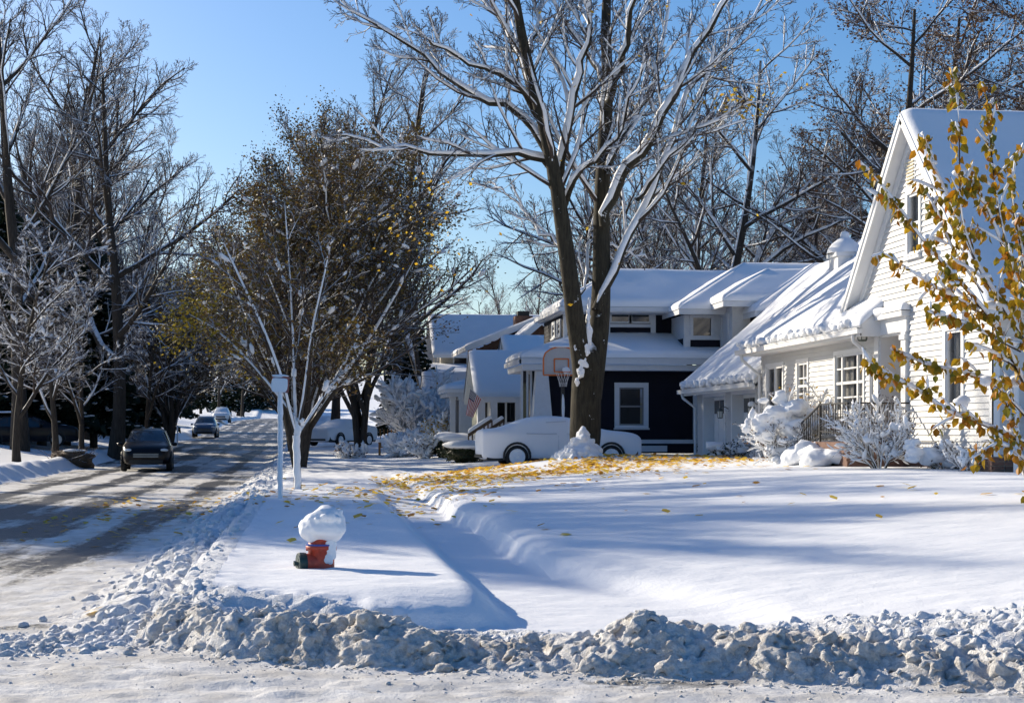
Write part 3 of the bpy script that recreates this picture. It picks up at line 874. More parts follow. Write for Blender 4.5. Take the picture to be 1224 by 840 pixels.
for nm, lv, mt, rm in (("trunk", {0}, 'bark_big', 0), ("limbs", {1}, 'bark_big', 0), ("crown", {2, 3, 4, 5}, 'twig', 0.0075)):
    me = bt.mesh(nm, lv, {0: 16, 1: 10, 2: 5, 3: 3, 4: 3, 5: 3}, M[mt], rm)
    v = np.empty(len(me.vertices) * 3, np.float32); me.vertices.foreach_get("co", v)
    me.vertices.foreach_set("co", (v.reshape(-1, 3) - BT).ravel().astype(np.float32)); link(nm, me, big)
def shifted(me, off):
    v = np.empty(len(me.vertices) * 3, np.float32); me.vertices.foreach_get("co", v)
    me.vertices.foreach_set("co", (v.reshape(-1, 3) - off).ravel().astype(np.float32)); me.update(); return me
link("branch_snow", shifted(bt.snow("branch_snow", {1, 2}, 0.010, gap=-0.02, th=1.5), BT), big, kind="stuff")
mb = MB()
for (x, y, rx, rz, dx) in ((694, 446, .10, .16, .40), (697, 434, .15, .20, .37), (700, 418, .13, .26, .33), (703, 400, .09, .28, .24), (703, 382, .06, .24, .16), (690, 456, .06, .12, .42), (704, 366, .04, .2, .1)):
    c = P(x, y, BZ - dx)
    mb.blob(c, (rx, 0.09, rz), 3, seed=x * 0.1 + y, amp=0.5, freq=2.6)
mb.fuse(0.02, .02, 9, .01, 26)
mb.build("trunk_snow", M['snow'], big, True, kind="stuff")
mb = MB()
c = P(697, 548, BZ - 0.55)
v, t_ = ICO[3]
h_ = np.clip(1 - np.hypot(v[:, 0], v[:, 1]), 0, 1)
for z_, r_ in ((-.05, .80), (.05, .66), (.14, .54), (.24, .44), (.34, .35), (.44, .28), (.54, .21), (.64, .15), (.74, .10)): mb.blob(c + (0, 0, z_), (r_, r_, .16), 3, z_ * 9, .12)
for i in range(60):
    a = rng.uniform(0, 6.28); q_ = rng.random(); mb.blob(c + (math.cos(a) * (0.85 * (1 - q_) + .06), math.sin(a) * (0.85 * (1 - q_) + .06), 0.75 * q_ ** 1.4), rng.uniform(0.05, 0.12), 1, seed=i, amp=0.3)
mb.fuse(0.03, .015, 9, .006, 30)
mb.build("snow_cone", M['snow'], big, True, kind="stuff")
# a few last yellow leaves on the maple
def keep_gold(c): return np.ones(len(c), bool)
lp = np.vstack([np.array([P(885, 125, 44)]) + bt.R.normal(0, (0.42, 0.4, 0.22), (110, 3)),
                np.array([P(950, 95, 44)]) + bt.R.normal(0, (0.5, 0.5, 0.6), (14, 3)),
                np.array([P(800, 110, 44)]) + bt.R.normal(0, (2.0, 1.0, 1.4), (45, 3)),
                np.array([P(690, 120, 44)]) + bt.R.normal(0, (2.5, 1.5, 2.0), (40, 3)),
                np.array([P(505, 270, 46)]) + bt.R.normal(0, (0.8, 0.6, 0.9), (130, 3))])
link("leaves", leaf_cloud("leaves", lp - BT, 0.13, M['leaf_gold'], bt.R), big, kind="stuff")

# --- stock of bare trees, copied through the woods
tA = bare_tree(11, 19, 0.30, 0.3, SPEC_TALL)
tB = bare_tree(22, 16, 0.34, 0.3, SPEC_WIDE)
tC = bare_tree(33, 20, 0.24, 0.3, SPEC_SLIM)
tD = bare_tree(44, 17, 0.34, 0.28, {**SPEC_TALL, 3: (2.4, 0.1, 0.55, 0.6, 0.12, 0.03, 3)}, fork=3)
tE = bare_tree(55, 15, 0.26, 0.25, SPEC_WIDE, lean=0.12)
PL = {}          # first use moves the source itself
def plant(key, x, Z, sc=1.0, rz=None, label=None, group=None, dz=0.0):
    src = STOCK[key]
    loc = ground_at(x, Z); loc[2] += dz
    rz = rng.uniform(0, 6.28) if rz is None else rz
    if key not in PL:
        PL[key] = 1; src.location = tuple(loc); src.rotation_euler = (0, 0, rz); src.scale = (sc,) * 3 if np.isscalar(sc) else sc
        if label: src["label"] = label
        if group: src["group"] = group
        return src
    return copy_tree(src, loc, rz, sc, label, group)
SN = (({1, 2}, 0.02), dict(gap=0.2, th=0.9))
SN2 = (({0, 1, 2}, 0.012), dict(gap=0.1, th=1.2))
STOCK = {
 'tall': tree_thing("bare_tree", tA, "x", snow=SN),
 'wide': tree_thing("bare_tree", tB, "x", snow=SN),
 'slim': tree_thing("bare_tree", tC, "x", snow=SN),
 'fork': tree_thing("bare_tree", tD, "x", bark='bark_snowy', snow=SN),
 'lean': tree_thing("bare_tree", tE, "x", bark='bark_snowy', snow=SN2),
}
tF = bare_tree(66, 16, 0.30, 0.3, SPEC_WIDE)
STOCK['russet'] = tree_thing("oak_tree", tF, "x", twig='twig', snow=SN, extra=[("leaves", tF.leaves("leaves", {3, 4}, 4200, 0.13, M['leaf_russet'], 0.2))])
tG = bare_tree(77, 8, 0.15, 0.3, SPEC_WIDE)
STOCK['small'] = tree_thing("young_tree", tG, "x", bark='bark', snow=(({0, 1, 2}, 0.008), dict(gap=0.15, th=1.05)), extra=[("snow_clumps", tG.blobs("snow_clumps", {2, 3}, 150, 0.03, 0.07))])
# leafy upright tree still holding withered leaves
tH = bare_tree(88, 11.5, 0.28, 0.22, SPEC_UP, fork=4)
STOCK['leafy'] = tree_thing("leafy_tree", tH, "x", bark='bark', snow=(({0, 1}, 0.012), dict(gap=0.12, th=1.1)),
    extra=[("leaves", tH.leaves("leaves", {2, 3, 4}, 42000, 0.10, M['leaf_olive'], 0.25)), ("snow_clumps", tH.blobs("snow_clumps", {1, 2, 3}, 480, 0.04, 0.09))])

def conifer(seed, h, rad, droop=0.25, name="spruce_tree", base=0.08):
    R = np.random.default_rng(seed); mb = MB(); mq = MB()
    mb.tube([(0, 0, -0.3), (0, 0, h * 0.5), (0, 0, h)], [0.02 * h, 0.012 * h, 0.01], 8)
    V, T, n = [], [], 0; SV, STR, sn = [], [], 0
    wh = int(h * 4.6)
    for i in range(wh):
        f = base + (1 - base) * (i + R.random()) / wh
        z = h * f; L = rad * (1 - f) ** 0.8 * R.uniform(0.75, 1.15) + 0.15
        for j in range(R.integers(4, 7)):
            a = R.uniform(0, 6.28); d = np.array((math.cos(a), math.sin(a), 0)); s_ = np.array((-math.sin(a), math.cos(a), 0))
            k = max(4, int(L * 6))
            for m in range(k):
                g = (m + 0.6) / k
                c = np.array((0, 0, z)) + d * L * g + np.array((0, 0, -droop * L * g ** 1.6 + 0.10 * L * g))
                w = (0.14 + 0.30 * (1 - g)) * min(L, 1.6) * R.uniform(0.6, 1.4); c = c + R.normal(0, 0.07, 3)
                for sd in (-1, 1):
                    tip = c + s_ * sd * w + d * 0.22 + np.array((0, 0, -0.16 + R.normal(0, 0.14)))
                    V += [c - d * 0.10, c + d * 0.16 + (0, 0, 0.04), tip, c - d * 0.04 + s_ * sd * w * 0.5 - (0, 0, 0.26)]
                    T += [(n, n + 1, n + 2), (n, n + 2, n + 3)]; n += 4
                if R.random() < 0.20:
                    v, t = ICO[1]; rr = R.uniform(0.05, 0.15) * min(1, 0.4 + L / 2)
                    SV.append(v * (1 + 0.2 * lump(v * 2 + sn, 1.0))[:, None] * (rr * 1.3, rr * 1.3, rr * 0.5) + d * (v @ d)[:, None] * rr * 0.6 + c + (0, 0, 0.05)); STR.append(t + sn); sn += len(v)
    o = thing(name, (0, 0, 0), "x", "tree")
    mb.build("trunk", M['bark'], o, True)
    link("crown", make_mesh("crown", np.array(V), [np.array(T)], [M['needle']]), o)
    link("branch_snow", make_mesh("branch_snow", np.vstack(SV), [np.concatenate(STR)], [M['snow']], None, True), o, kind="stuff")
    return o
STOCK['spruce'] = conifer(5, 12, 3.0)
STOCK['pine'] = conifer(9, 15, 3.4, droop=0.05, name="pine_tree", base=0.25)

# across the street, from the frame's edge inwards
WL = "trees across the street"
plant('tall', 24, 72, 1.15, 0.4, "tall bare tree with dark trunk at the edge, behind the parked dark car", WL)
plant('wide', 138, 76, (1.0, 1.0, 1.1), 2.0, "dark thick trunk tree standing just behind the dark oncoming car", WL)
plant('slim', 62, 92, 1.1, 1.0, "slender bare tree between the two thick dark trunks", WL)
plant('fork', 88, 100, 1.12, 2.6, "pale snow plastered many stemmed tree rising high over the spruces", WL)
plant('lean', 185, 118, 1.0, 0.3, "leaning snow lined tree behind the dark thick trunk", WL)
plant('small', 66, 66, 0.95, 0.2, "young snow coated tree behind the left snow bank, nearest the frame edge", WL)
plant('small', 97, 68, 0.85, 2.1, "young snow coated tree next to the brown brush pile", WL)
plant('small', 20, 62, 1.0, 4.0, "young snow coated tree in front of the parked dark car", WL)
plant('small', 175, 92, 1.0, 3.0, "snow coated small tree above the roof of the oncoming car", WL)
for x, Z, s_, l in ((50, 80, 1.0, "dark snow laden spruce between the thick trunk and the pale many stemmed tree"), (112, 84, 0.9, "dark spruce just left of the thick trunk behind the oncoming car"), (5, 90, 1.15, "tall dark spruce cut by the frame edge across the street"),
                    (168, 108, 0.9, "dark spruce right behind the roof of the oncoming car"), (-40, 78, 1.1, "dark spruce just beyond the frame edge across the street"), (85, 112, 1.25, "tallest dark spruce, far behind the two young snowy trees"), (135, 125, 1.15, "dark spruce hidden behind the thick dark trunk"), (30, 104, 1.2, "dark spruce behind the shaded house across the street"), (195, 150, 1.0, "dark spruce nearest the far silver blue car")):
    plant('spruce', x, Z, s_, None, l, "spruces across the street")
for key, x, Z, s_, l in (('tall', 40, 125, 1.2, "high bare tree between the two spruces near the frame edge"), ('slim', 110, 130, 1.15, "slender bare tree left of the thick trunk, far back"), ('fork', 8, 112, 1.2, "pale forked tree whose stems leave the frame at its upper corner"), ('lean', 150, 140, 1.15, "snow lined tree just right of the thick dark trunk, far back"), ('wide', 60, 150, 1.25, "broad bare crown far behind the young snowy trees"),
                         ('slim', 15, 140, 1.3, "slender bare tree close to the frame edge, farthest back"), ('tall', 125, 105, 0.95, "bare tree directly behind the thick dark trunk"), ('slim', 190, 160, 1.05, "slim bare tree above the far silver blue car"), ('fork', 172, 150, 0.95, "snow plastered forked tree left of the far silver blue car"), ('lean', 30, 105, 1.3, "big leaning tree with snow lined limbs at the frame edge"), ('wide', 100, 95, 1.15, "wide bare crown right above the two young snowy trees"), ('tall', 75, 84, 1.1, "bare tree rising between the dark spruces")):
    plant(key, x, Z, s_, None, l, "bare thicket across the street")
# out of frame: their shadows fall across the street and the lawns
for key, X_, Y_, s_ in (('leafy', -15.2, 39.4, 0.98), ('leafy', -20.5, 42.5, 0.85), ('leafy', -18.3, 44.5, 1.2), ('tall', -17.5, 53.5, 0.95), ('fork', -27, 53, 0.95), ('spruce', -14.0, 41.5, 0.72), ('slim', -20, 64, 1.0)):
    c = copy_tree(STOCK[key], (X_, Y_, hz(X_, Y_)), rng.uniform(0, 6.28), s_, {.98: "leafy tree straight across from the hydrant", .85: "low leafy tree farthest from the street", 1.2: "big leafy tree"}[s_] + " beyond the frame edge, shading the lawn" if key == 'leafy' else {'wide': "broad bare tree", 'tall': "tall bare tree", 'fork': "forked bare tree", 'spruce': "spruce", 'slim': "slim bare tree"}[key] + " beyond the frame edge whose shadow crosses the street", "trees beyond the frame edge")
# at the far end of the street
WF = "trees at the far end of the street"
for key, x, Z, s_, l in (('small', 205, 150, 1.2, "snow dusted small tree beside the thin white marker post"), ('small', 228, 190, 1.5, "snow dusted tree left of the distant white car"), ('small', 262, 235, 1.6, "snow dusted tree straight behind the distant white car"), ('small', 290, 240, 1.6, "snow dusted tree closing the view at the crest of the street"), ('lean', 220, 230, 1.0, "leaning far tree above the silver blue car"),
                         ('wide', 285, 280, 0.95, "broad far tree over the crest of the street"), ('fork', 250, 300, 1.0, "farthest forked tree over the distant white car"), ('slim', 320, 325, 1.2, "slim far tree just left of the signpost"), ('small', 366, 210, 1.5, "snow dusted tree behind the top of the signpost"), ('lean', 372, 260, 1.0, "leaning far tree behind the dense withered crown")):
    plant(key, x, Z, s_, None, l, WF)
for x, Z, s_, l in ((275, 262, 1.1, "dark evergreen right of the distant white car"), (312, 318, 1.1, "dark evergreen left of the signpost at the end of the street"), (240, 270, 1.1, "dark evergreen above the silver blue car"), (340, 322, 1.1, "dark evergreen behind the signpost"), (296, 316, 1.1, "dark evergreen at the crest of the street")):
    plant('spruce', x, Z, s_, None, l, WF)
# along the near side of the street
plant('leafy', 358, 56, (1.08, 1.08, 0.92), 0.5, "dense upright tree with withered brown and olive leaves behind the white signpost")
plant('leafy', 203, 106, (1.15, 1.15, 1.0), 2.0, "withered leafy tree overhanging the street from the far side")
plant('leafy', 350, 84, (1.05, 1.05, 0.95), 4.4, "withered leafy tree right behind the dense upright one")
plant('leafy', 430, 73, (0.95, 0.95, 1.25), 3.9, "many stemmed dark trunked tree with brown leaves beside the driveway")
plant('tall', 470, 84, 1.05, 5.0, "tall bare tree right behind the many stemmed leafy tree")
plant('slim', 400, 100, 1.15, 0.8, "slender bare tree rising above the dense withered crown")
plant('fork', 358, 118, 1.15, 1.9, "far forked bare tree over the street beyond the leafy crown")
plant('lean', 520, 92, 1.0, 3.3, "leaning bare tree beside the pine near the far houses")
plant('pine', 490, 95, 0.58, 1.0, "dark green pine between the bare trees and the far houses")
plant('spruce', 470, 104, 0.45, 1.0, "small dark spruce at the foot of the pine")
# behind the houses
WB = "bare woods behind the houses"
plant('lean', 770, 78, 1.05, 2.9, "snow plastered trunk right of the maple, behind the navy house roof", WB)
plant('fork', 806, 82, 1.05, 1.2, "snow patched dark trunk rising behind the navy house", WB)
plant('lean', 850, 76, 1.15, 5.6, "slanting white plastered trunk behind the navy house", WB)
for key, x, Z, s_, l in (('slim', 610, 175, 0.8, "thin far tree in the sky gap above the beige roof"), ('tall', 575, 190, 0.7, "small far tree left in the sky gap above the beige roof"), ('slim', 640, 165, 0.8, "thin far tree just left of the maple trunk"), ('tall', 690, 110, 0.8, "bare brown tree straight behind the maple stems"), ('wide', 735, 105, 0.9, "broad bare crown right behind the maple's right stem"),
                         ('slim', 790, 115, 0.8, "slim brown tree between the two snow patched trunks"), ('tall', 890, 105, 0.75, "bare tree above the pipe vent of the navy house"), ('wide', 930, 112, 0.85, "broad bare tree left of the white house chimney"), ('slim', 830, 125, 0.8, "slim bare tree just left of the slanting white trunk"), ('tall', 965, 120, 1.0, "high bare tree over the white garage roof"), ('lean', 905, 130, 0.8, "leaning bare tree above the navy bay roofs"),
                         ('wide', 700, 140, 0.8, "far broad crown seen through the maple fork"), ('slim', 760, 150, 0.85, "far slim tree right of the maple"), ('tall', 860, 150, 0.85, "far bare tree right of the slanting white trunk"), ('slim', 930, 160, 0.85, "far slim tree behind the evergreen"), ('wide', 1010, 150, 1.0, "far broad crown behind the steep gable"), ('slim', 990, 100, 1.1, "slim bare tree beside the white house chimney")):
    plant(key, x, Z, s_, None, l, WB)
for x, Z, s_, l in ((1020, 80, 0.9, "russet leaved oak spreading behind the gable of the white house"), (1085, 70, 1.15, "russet leaved oak right above the peak of the white house"), (1150, 78, 1.25, "tall russet leaved oak behind the white house ridge"), (1215, 72, 1.2, "russet leaved oak at the frame edge behind the white house"), (965, 96, 0.7, "russet leaved oak between the two houses")):
    plant('russet', x, Z, s_, None, l, "oaks behind the white house")
for x, Z, s_, l in ((965, 105, 0.95, "dark evergreen left of the white house chimney"), (990, 112, 1.1, "dark evergreen right behind the white house chimney"), (1030, 100, 0.9, "dark evergreen hidden behind the steep gable"), (930, 118, 0.8, "low dark evergreen above the navy bay roofs")):
    plant('pine', x, Z, s_, None, l, "evergreens behind the white house")
# the far-off wood that closes every gap: one mass
def far_woods():
    V, Q, n = [], [], 0
    src = []
    for sd in (701, 702, 703):
        t = bare_tree(sd, 14, 0.22, 0.3, {0: (11, 0.15, 0.7, 0.42, 0.1, 0.06, 5), 1: (5, 0.2, 0.65, 0.5, 0.12, 0.05, 4), 2: (2.4, 0.2, 0.6, 0.6, 0.14, 0.03, 3)})
        grp = {}
        for pts, rad, l in t.br: grp.setdefault((len(pts), 5 if l == 0 else 3), []).append((pts, np.maximum(rad, 0.028)))
        vv, qq, m = [], [], 0
        for (k, sd_), L in grp.items():
            v, q = tubes(np.array([a for a, _ in L]), np.array([b for _, b in L]), sd_); vv.append(v); qq.append(q + m); m += len(v)
        src.append((np.vstack(vv), np.concatenate(qq)))
    R = np.random.default_rng(70)
    spots = [(R.uniform(-150, 170), R.uniform(310, 390), R.uniform(.7, 1.1)) for _ in range(40)]
    spots += [(R.uniform(-75, -24), R.uniform(130, 260), R.uniform(.7, 1.05)) for _ in range(26)] + [(R.uniform(28, 95), R.uniform(130, 250), R.uniform(.6, .95)) for _ in range(18)]
    for x, y, s_ in spots:
        v, q = src[R.integers(3)]; a = R.uniform(0, 6.28); ca, sa = math.cos(a), math.sin(a)
        w = np.stack([v[:, 0] * ca - v[:, 1] * sa, v[:, 0] * sa + v[:, 1] * ca, v[:, 2]], 1) * s_ + (x, y, float(H(np.array([x]), np.array([y]), False)[0]))
        V.append(w); Q.append(q + n); n += len(w)
    me = make_mesh("far_woods", np.vstack(V), [np.concatenate(Q)], [M['twig']], None, True)
    link("far_woods", me, None, "far-off bare brown woods closing the view", None, None, "stuff")
far_woods()
# ------------------------------------------------------------------ buildings
class Face:
    """a wall plane: point(a, z, o) with a along the wall, z up, o outwards"""
    def __init__(s, O, A, N): s.O = np.array(O, float); s.A = np.array(A, float); s.N = np.array(N, float)
    def p(s, a, z, o=0.0): return s.O + s.A * a + s.N * o + np.array((0, 0, z))
    def box(s, mb, a0, a1, z0, z1, o0, o1):
        mb.hexa([s.p(a0, z0, o0), s.p(a1, z0, o0), s.p(a1, z0, o1), s.p(a0, z0, o1), s.p(a0, z1, o0), s.p(a1, z1, o0), s.p(a1, z1, o1), s.p(a0, z1, o1)])

def lap_wall(mb, F, z0, z1, span_, openings=(), expo=0.115, step=0.030):
    """overlapping clapboards, row by row, left out where windows and doors are"""
    n = max(1, int(round((z1 - z0) / expo))); e = (z1 - z0) / n
    for i in range(n):
        b, t = z0 + i * e, z0 + (i + 1) * e
        ivs = [(span_(b), span_(t))]
        (l0, r0), (l1, r1) = ivs[0]
        if r0 - l0 < 0.01: continue
        if r1 < l1: l1 = r1 = (l0 + r0) / 2
        segs = [(l0, l1, r0, r1)]
        for (a0, a1, y0, y1) in openings:
            if y0 < (b + t) / 2 < y1:
                ns = []
                for (p0, p1, q0, q1) in segs:
                    if a1 <= min(p0, p1) or a0 >= max(q0, q1): ns.append((p0, p1, q0, q1)); continue
                    if a0 > p0: ns.append((p0, p1, a0, a0))
                    if a1 < q0: ns.append((a1, a1, q0, q1))
                segs = ns
        for (p0, p1, q0, q1) in segs:
            mb.quad(F.p(p0, b, step), F.p(q0, b, step), F.p(q1, t, 0.002), F.p(p1, t, 0.002))
            mb.quad(F.p(p0, b, 0), F.p(q0, b, 0), F.p(q0, b, step), F.p(p0, b, step))

def window(house, F, a0, a1, z0, z1, cols=1, rows=2, trim=0.10, frame='white', curtain=True, mull=(), glass='glass', snow=True, sub_=True, lab=None, mun=None, bw=0.035):
    """frame (part) with panes, muntins, sill and curtain (sub-parts)"""
    fr = MB()
    for (x0, x1, y0, y1) in ((a0 - trim, a0, z0 - trim * .6, z1 + trim), (a1, a1 + trim, z0 - trim * .6, z1 + trim), (a0, a1, z1, z1 + trim), (a0, a1, z0 - trim * .6, z0)):
        F.box(fr, x0, x1, y0, y1, -0.08, 0.045)
    w = fr.build("window", M[frame], house, label=lab)
    if not sub_:
        pn = MB(); F.box(pn, a0, a1, z0, z1, -0.05, 0.022); pn.build("pane", M[glass], w); return w
    mu = MB()
    F.box(mu, a0, a1, (z0 + z1) / 2 - 0.03, (z0 + z1) / 2 + 0.03, -0.05, 0.012)
    for (x0, x1) in ((a0, a0 + 0.04), (a1 - 0.04, a1)): F.box(mu, x0, x1, z0, z1, -0.05, 0.008)
    F.box(mu, a0, a1, z0, z0 + 0.05, -0.05, 0.010); F.box(mu, a0, a1, z1 - 0.05, z1, -0.05, 0.010)
    for c in mull: F.box(mu, c - 0.045, c + 0.045, z0, z1, -0.06, 0.02)
    for i in range(1, cols):
        x = a0 + (a1 - a0) * i / cols; F.box(mu, x - bw / 2, x + bw / 2, z0, z1, -0.045, 0.004)
    for j in range(1, rows):
        z = z0 + (z1 - z0) * j / rows
        if abs(z - (z0 + z1) / 2) > 0.05: F.box(mu, a0, a1, z - bw / 2, z + bw / 2, -0.045, 0.002)
    mu.build("muntin", M[mun or frame], w)
    edges = [a0] + sorted(mull) + [a1]
    for x0, x1 in zip(edges[:-1], edges[1:]):
        for (y0, y1) in ((z0, (z0 + z1) / 2), ((z0 + z1) / 2, z1)):
            pn = MB(); F.box(pn, x0, x1, y0, y1, -0.035, -0.028); pn.build("pane", M[glass], w)
    si = MB(); F.box(si, a0 - trim * 1.15, a1 + trim * 1.15, z0 - trim * .6 - 0.05, z0 - trim * .6, 0.0, 0.09); si.build("sill", M[frame], w)
    if snow:
        sn = MB(); slab(sn, F.p(a0 - trim, z0 - trim * .6, 0.09), F.p(a1 + trim, z0 - trim * .6, 0.09), F.p(a1 + trim, z0 - trim * .6, 0.03), F.p(a0 - trim, z0 - trim * .6, 0.03), 0.05, 10, 4, 0.03)
        sn.build("sill_snow", M['snow'], w, True)
    if glass == 'glass':
        bk = MB(); F.box(bk, a0, a1, z0, z1, -0.60, -0.55); bk.build("dark_room", M['interior'], w)
        if curtain:
            cu = MB(); n = 24
            for (x0, x1) in ((a0 + 0.02, a0 + (a1 - a0) * 0.42), (a1 - (a1 - a0) * 0.42, a1 - 0.02)):
                xs = np.linspace(x0, x1, n); of = -0.14 + 0.03 * np.sin(np.arange(n) * 1.9)
                v = np.array([F.p(x, z, o) for z in (z0 + 0.02, z1 - 0.02) for x, o in zip(xs, of)])
                cu.add(v, [(i, i + 1, n + i + 1, n + i) for i in range(n - 1)])
            cu.build("curtain", M['curtain'], w, True)
    return w

def slab(mb, p00, p10, p11, p01, th, nu, nv, rnd=0.16, wob=0.03, seed=0.0):
    """snow lying on a four-cornered surface: rounded edges, uneven top"""
    p00, p10, p11, p01 = [np.asarray(p, float) for p in (p00, p10, p11, p01)]
    u = np.linspace(0, 1, nu); v = np.linspace(0, 1, nv)
    u = 0.5 - 0.5 * np.cos(u * math.pi) if nu > 6 else u
    v = 0.5 - 0.5 * np.cos(v * math.pi) if nv > 6 else v
    U, V = np.meshgrid(u, v); U = U[..., None]; V = V[..., None]
    Q = (p00 * (1 - U) + p10 * U) * (1 - V) + (p01 * (1 - U) + p11 * U) * V
    Lu = max(np.linalg.norm(p10 - p00), np.linalg.norm(p11 - p01)); Lv = max(np.linalg.norm(p01 - p00), np.linalg.norm(p11 - p10))
    du = np.minimum(U, 1 - U) * Lu; dv = np.minimum(V, 1 - V) * Lv
    f = lambda d: np.sqrt(np.clip(1 - (1 - np.clip(d / rnd, 0, 1)) ** 2, 0, 1))
    pr = (f(du) * f(dv))[..., 0]
    q = Q.reshape(-1, 3)
    nz = lump(q * 0.8 + seed, 1.0).reshape(pr.shape) * wob + lump(q * 3.1 + seed, 1.0).reshape(pr.shape) * wob * 0.4
    nrm = np.cross(p10 - p00 + p11 - p01, p01 - p00 + p11 - p10); nrm = nrm / (np.linalg.norm(nrm) + 1e-9)
    if nrm[2] < 0: nrm = -nrm
    dirv = norm(nrm * 0.6 + np.array((0, 0, 0.6)))
    Q = Q + dirv * (0.012 + pr * (th + nz))[..., None]
    i = (np.arange(nv - 1)[:, None] * nu + np.arange(nu - 1)[None, :]).ravel()
    mb.add(Q.reshape(-1, 3), np.stack([i, i + 1, i + nu + 1, i + nu], 1))

def roof_plane(house, name, corners, th=0.12, snow=0.2, mat='white', nu=30, nv=16, rnd=0.18, wob=0.03, lap=0.05):
    """a roof slab (part) with its snow (sub-part); corners: eave a, eave b, ridge b, ridge a"""
    c = [np.asarray(p, float) for p in corners]
    mb = MB(); mb.prism([p - (0, 0, th) for p in c], (0, 0, th))
    o = mb.build(name, M[mat], house)
    if snow:
        ctr = sum(c) / 4; snow *= 0.85
        e = [p + (p - ctr) / (np.linalg.norm(p - ctr) + 1e-6) * lap for p in c]
        s_ = MB(); slab(s_, e[0], e[1], e[2], e[3], snow, nu, nv, rnd, wob, seed=float(c[0][0] + c[0][1]))
        s_.build("roof_snow", M['snow'], o, True)
    return o

def gutter(house, a, b, w=0.11):
    mb = MB(); a = np.asarray(a, float); b = np.asarray(b, float)
    mb.bar(a, b, w, w); mb.bar(a + (0, 0, w * .5), b + (0, 0, w * .5), w * 1.25, 0.025)
    return mb.build("gutter", M['white'], house)

def downspout(house, pts, r=0.045):
    mb = MB(); mb.tube(pts, r, 8); return mb.build("downspout", M['white'], house, True)

# ---- the white clapboard house
HG = 0.86
wh = thing("white_house", (11.75, 34.0, HG), "white clapboard house with steep snowy gable and attached garage", "house")
XF = 11.75
F = Face((XF, 0, 0), (0, 1, 0), (-1, 0, 0))
Y0, YA, Y1 = 27.0, 30.65, 34.3
ZE, ZA = 3.90, 7.55
def gspan(z):
    if z < ZE: return (Y0, Y1 + 0.0)
    f = (ZA - z) / (ZA - ZE); return (YA - (YA - Y0) * f, YA + (Y1 - YA) * f)
op_g = [(28.25, 29.15, 1.95, 3.45), (30.35, 31.05, 4.95, 6.25), (31.25, 32.6, 1.35, 3.50), (33.55, 35.55, 1.95, 3.30)]
mb = MB(); lap_wall(mb, F, 1.13, ZA, gspan, op_g)
g_wall = mb.build("gable_wall", M['siding'], wh)
mb = MB(); lap_wall(mb, F, 1.0, 3.75, lambda z: (Y1, 41.6), [(33.55, 35.55, 1.95, 3.30), (37.5, 38.4, 2.05, 3.25), (39.55, 41.05, 1.80, 3.25)])
mb.build("wing_wall", M['siding'], wh)
Fs = Face((0, Y0, 0), (1, 0, 0), (0, -1, 0))
mb = MB(); lap_wall(mb, Fs, 1.13, ZE, lambda z: (XF, 22.0)); mb.build("side_wall", M['siding'], wh)
mb = MB(); mb.box((XF + 0.02, 41.6, HG - .3), (22, 41.62, 3.7)); mb.box((21.9, Y0, HG - .3), (22, 50, 3.7)); mb.build("rear_wall", M['siding'], wh)
# brick base: courses of real bricks, joined with mortar behind
mb = MB(); mb.box((XF - 0.005, Y0 + 0.02, HG - 0.35), (XF + 0.15, 41.5, 1.12)); mb.box((XF, Y0 + 0.005, HG - 0.35), (22, Y0 + 0.1, 1.12))
base = mb.build("foundation", M['mortar'], wh)
mb = MB()
for r_ in range(7):
    z = HG - 0.30 + r_ * 0.077
    y = Y0 - (0.11 if r_ % 2 else 0)
    while y < 33.6:
        j = rng.uniform(0, 0.006); mb.box((XF - 0.03 - j, max(y, Y0 - .01), z), (XF - 0.006, min(y + 0.205, 33.6), z + 0.065)); y += 0.215
    x = XF - 0.02
    while x < 15:
        mb.box((x + .01, Y0 - 0.022, z), (x + 0.205, Y0 - 0.001, z + 0.065)); x += 0.215
mb.build("brick", M['brick'], base, kind="stuff")
# trim
mb = MB()
F.box(mb, Y0 - 0.03, Y0 + 0.10, 1.10, ZE, 0.012, 0.035); Fs.box(mb, XF - 0.035, XF + 0.10, 1.10, ZE, 0.012, 0.03)
F.box(mb, Y0 + .1, Y1, 1.06, 1.15, 0.0, 0.05)
mb.build("corner_trim", M['white'], wh)
# main roof: overhang 0.42 over the gable
XO = XF - 0.27
ov = 0.45
near = [(XO, Y0 - ov, ZE - ov), (22.5, Y0 - ov, ZE - ov), (22.5, YA, ZA + .02), (XO, YA, ZA + .02)]
farp = [(22.5, Y1 + .15, ZE - .15), (XO, Y1 + .15, ZE - .15), (XO, YA, ZA + .02), (22.5, YA, ZA + .02)]
roof_plane(wh, "roof", [np.array(p) + (0, 0, .16) for p in near], 0.16, 0.20, nu=60, nv=26, rnd=0.22)
roof_plane(wh, "roof", [np.array(p) + (0, 0, .16) for p in farp], 0.16, 0.16, nu=40, nv=16)
mb = MB()
for (ya, za, yb, zb) in ((YA, ZA + .10, Y1 + .22, ZE - .13), (YA, ZA + .10, Y0 - ov, ZE - ov + .08)):
    for o, w_ in ((XO - 0.02, 0.20), (XO - 0.045, 0.09)):
        a = np.array((o, ya, za)); b = np.array((o, yb, zb)); mb.bar(a - (0, 0, 0.02 if w_ > .1 else -.06), b - (0, 0, 0.02 if w_ > .1 else -.06), 0.03, w_)
mb.build("rake_board", M['white'], wh)
mb = MB()
for (ya, za, yb, zb) in ((YA, ZA - .12, Y1, ZE - .12), (YA, ZA - .12, Y0, ZE - .12)):
    mb.bar((XF - 0.03, ya, za), (XF - 0.03, yb, zb), 0.05, 0.16)
mb.build("frieze_board", M['white'], wh)
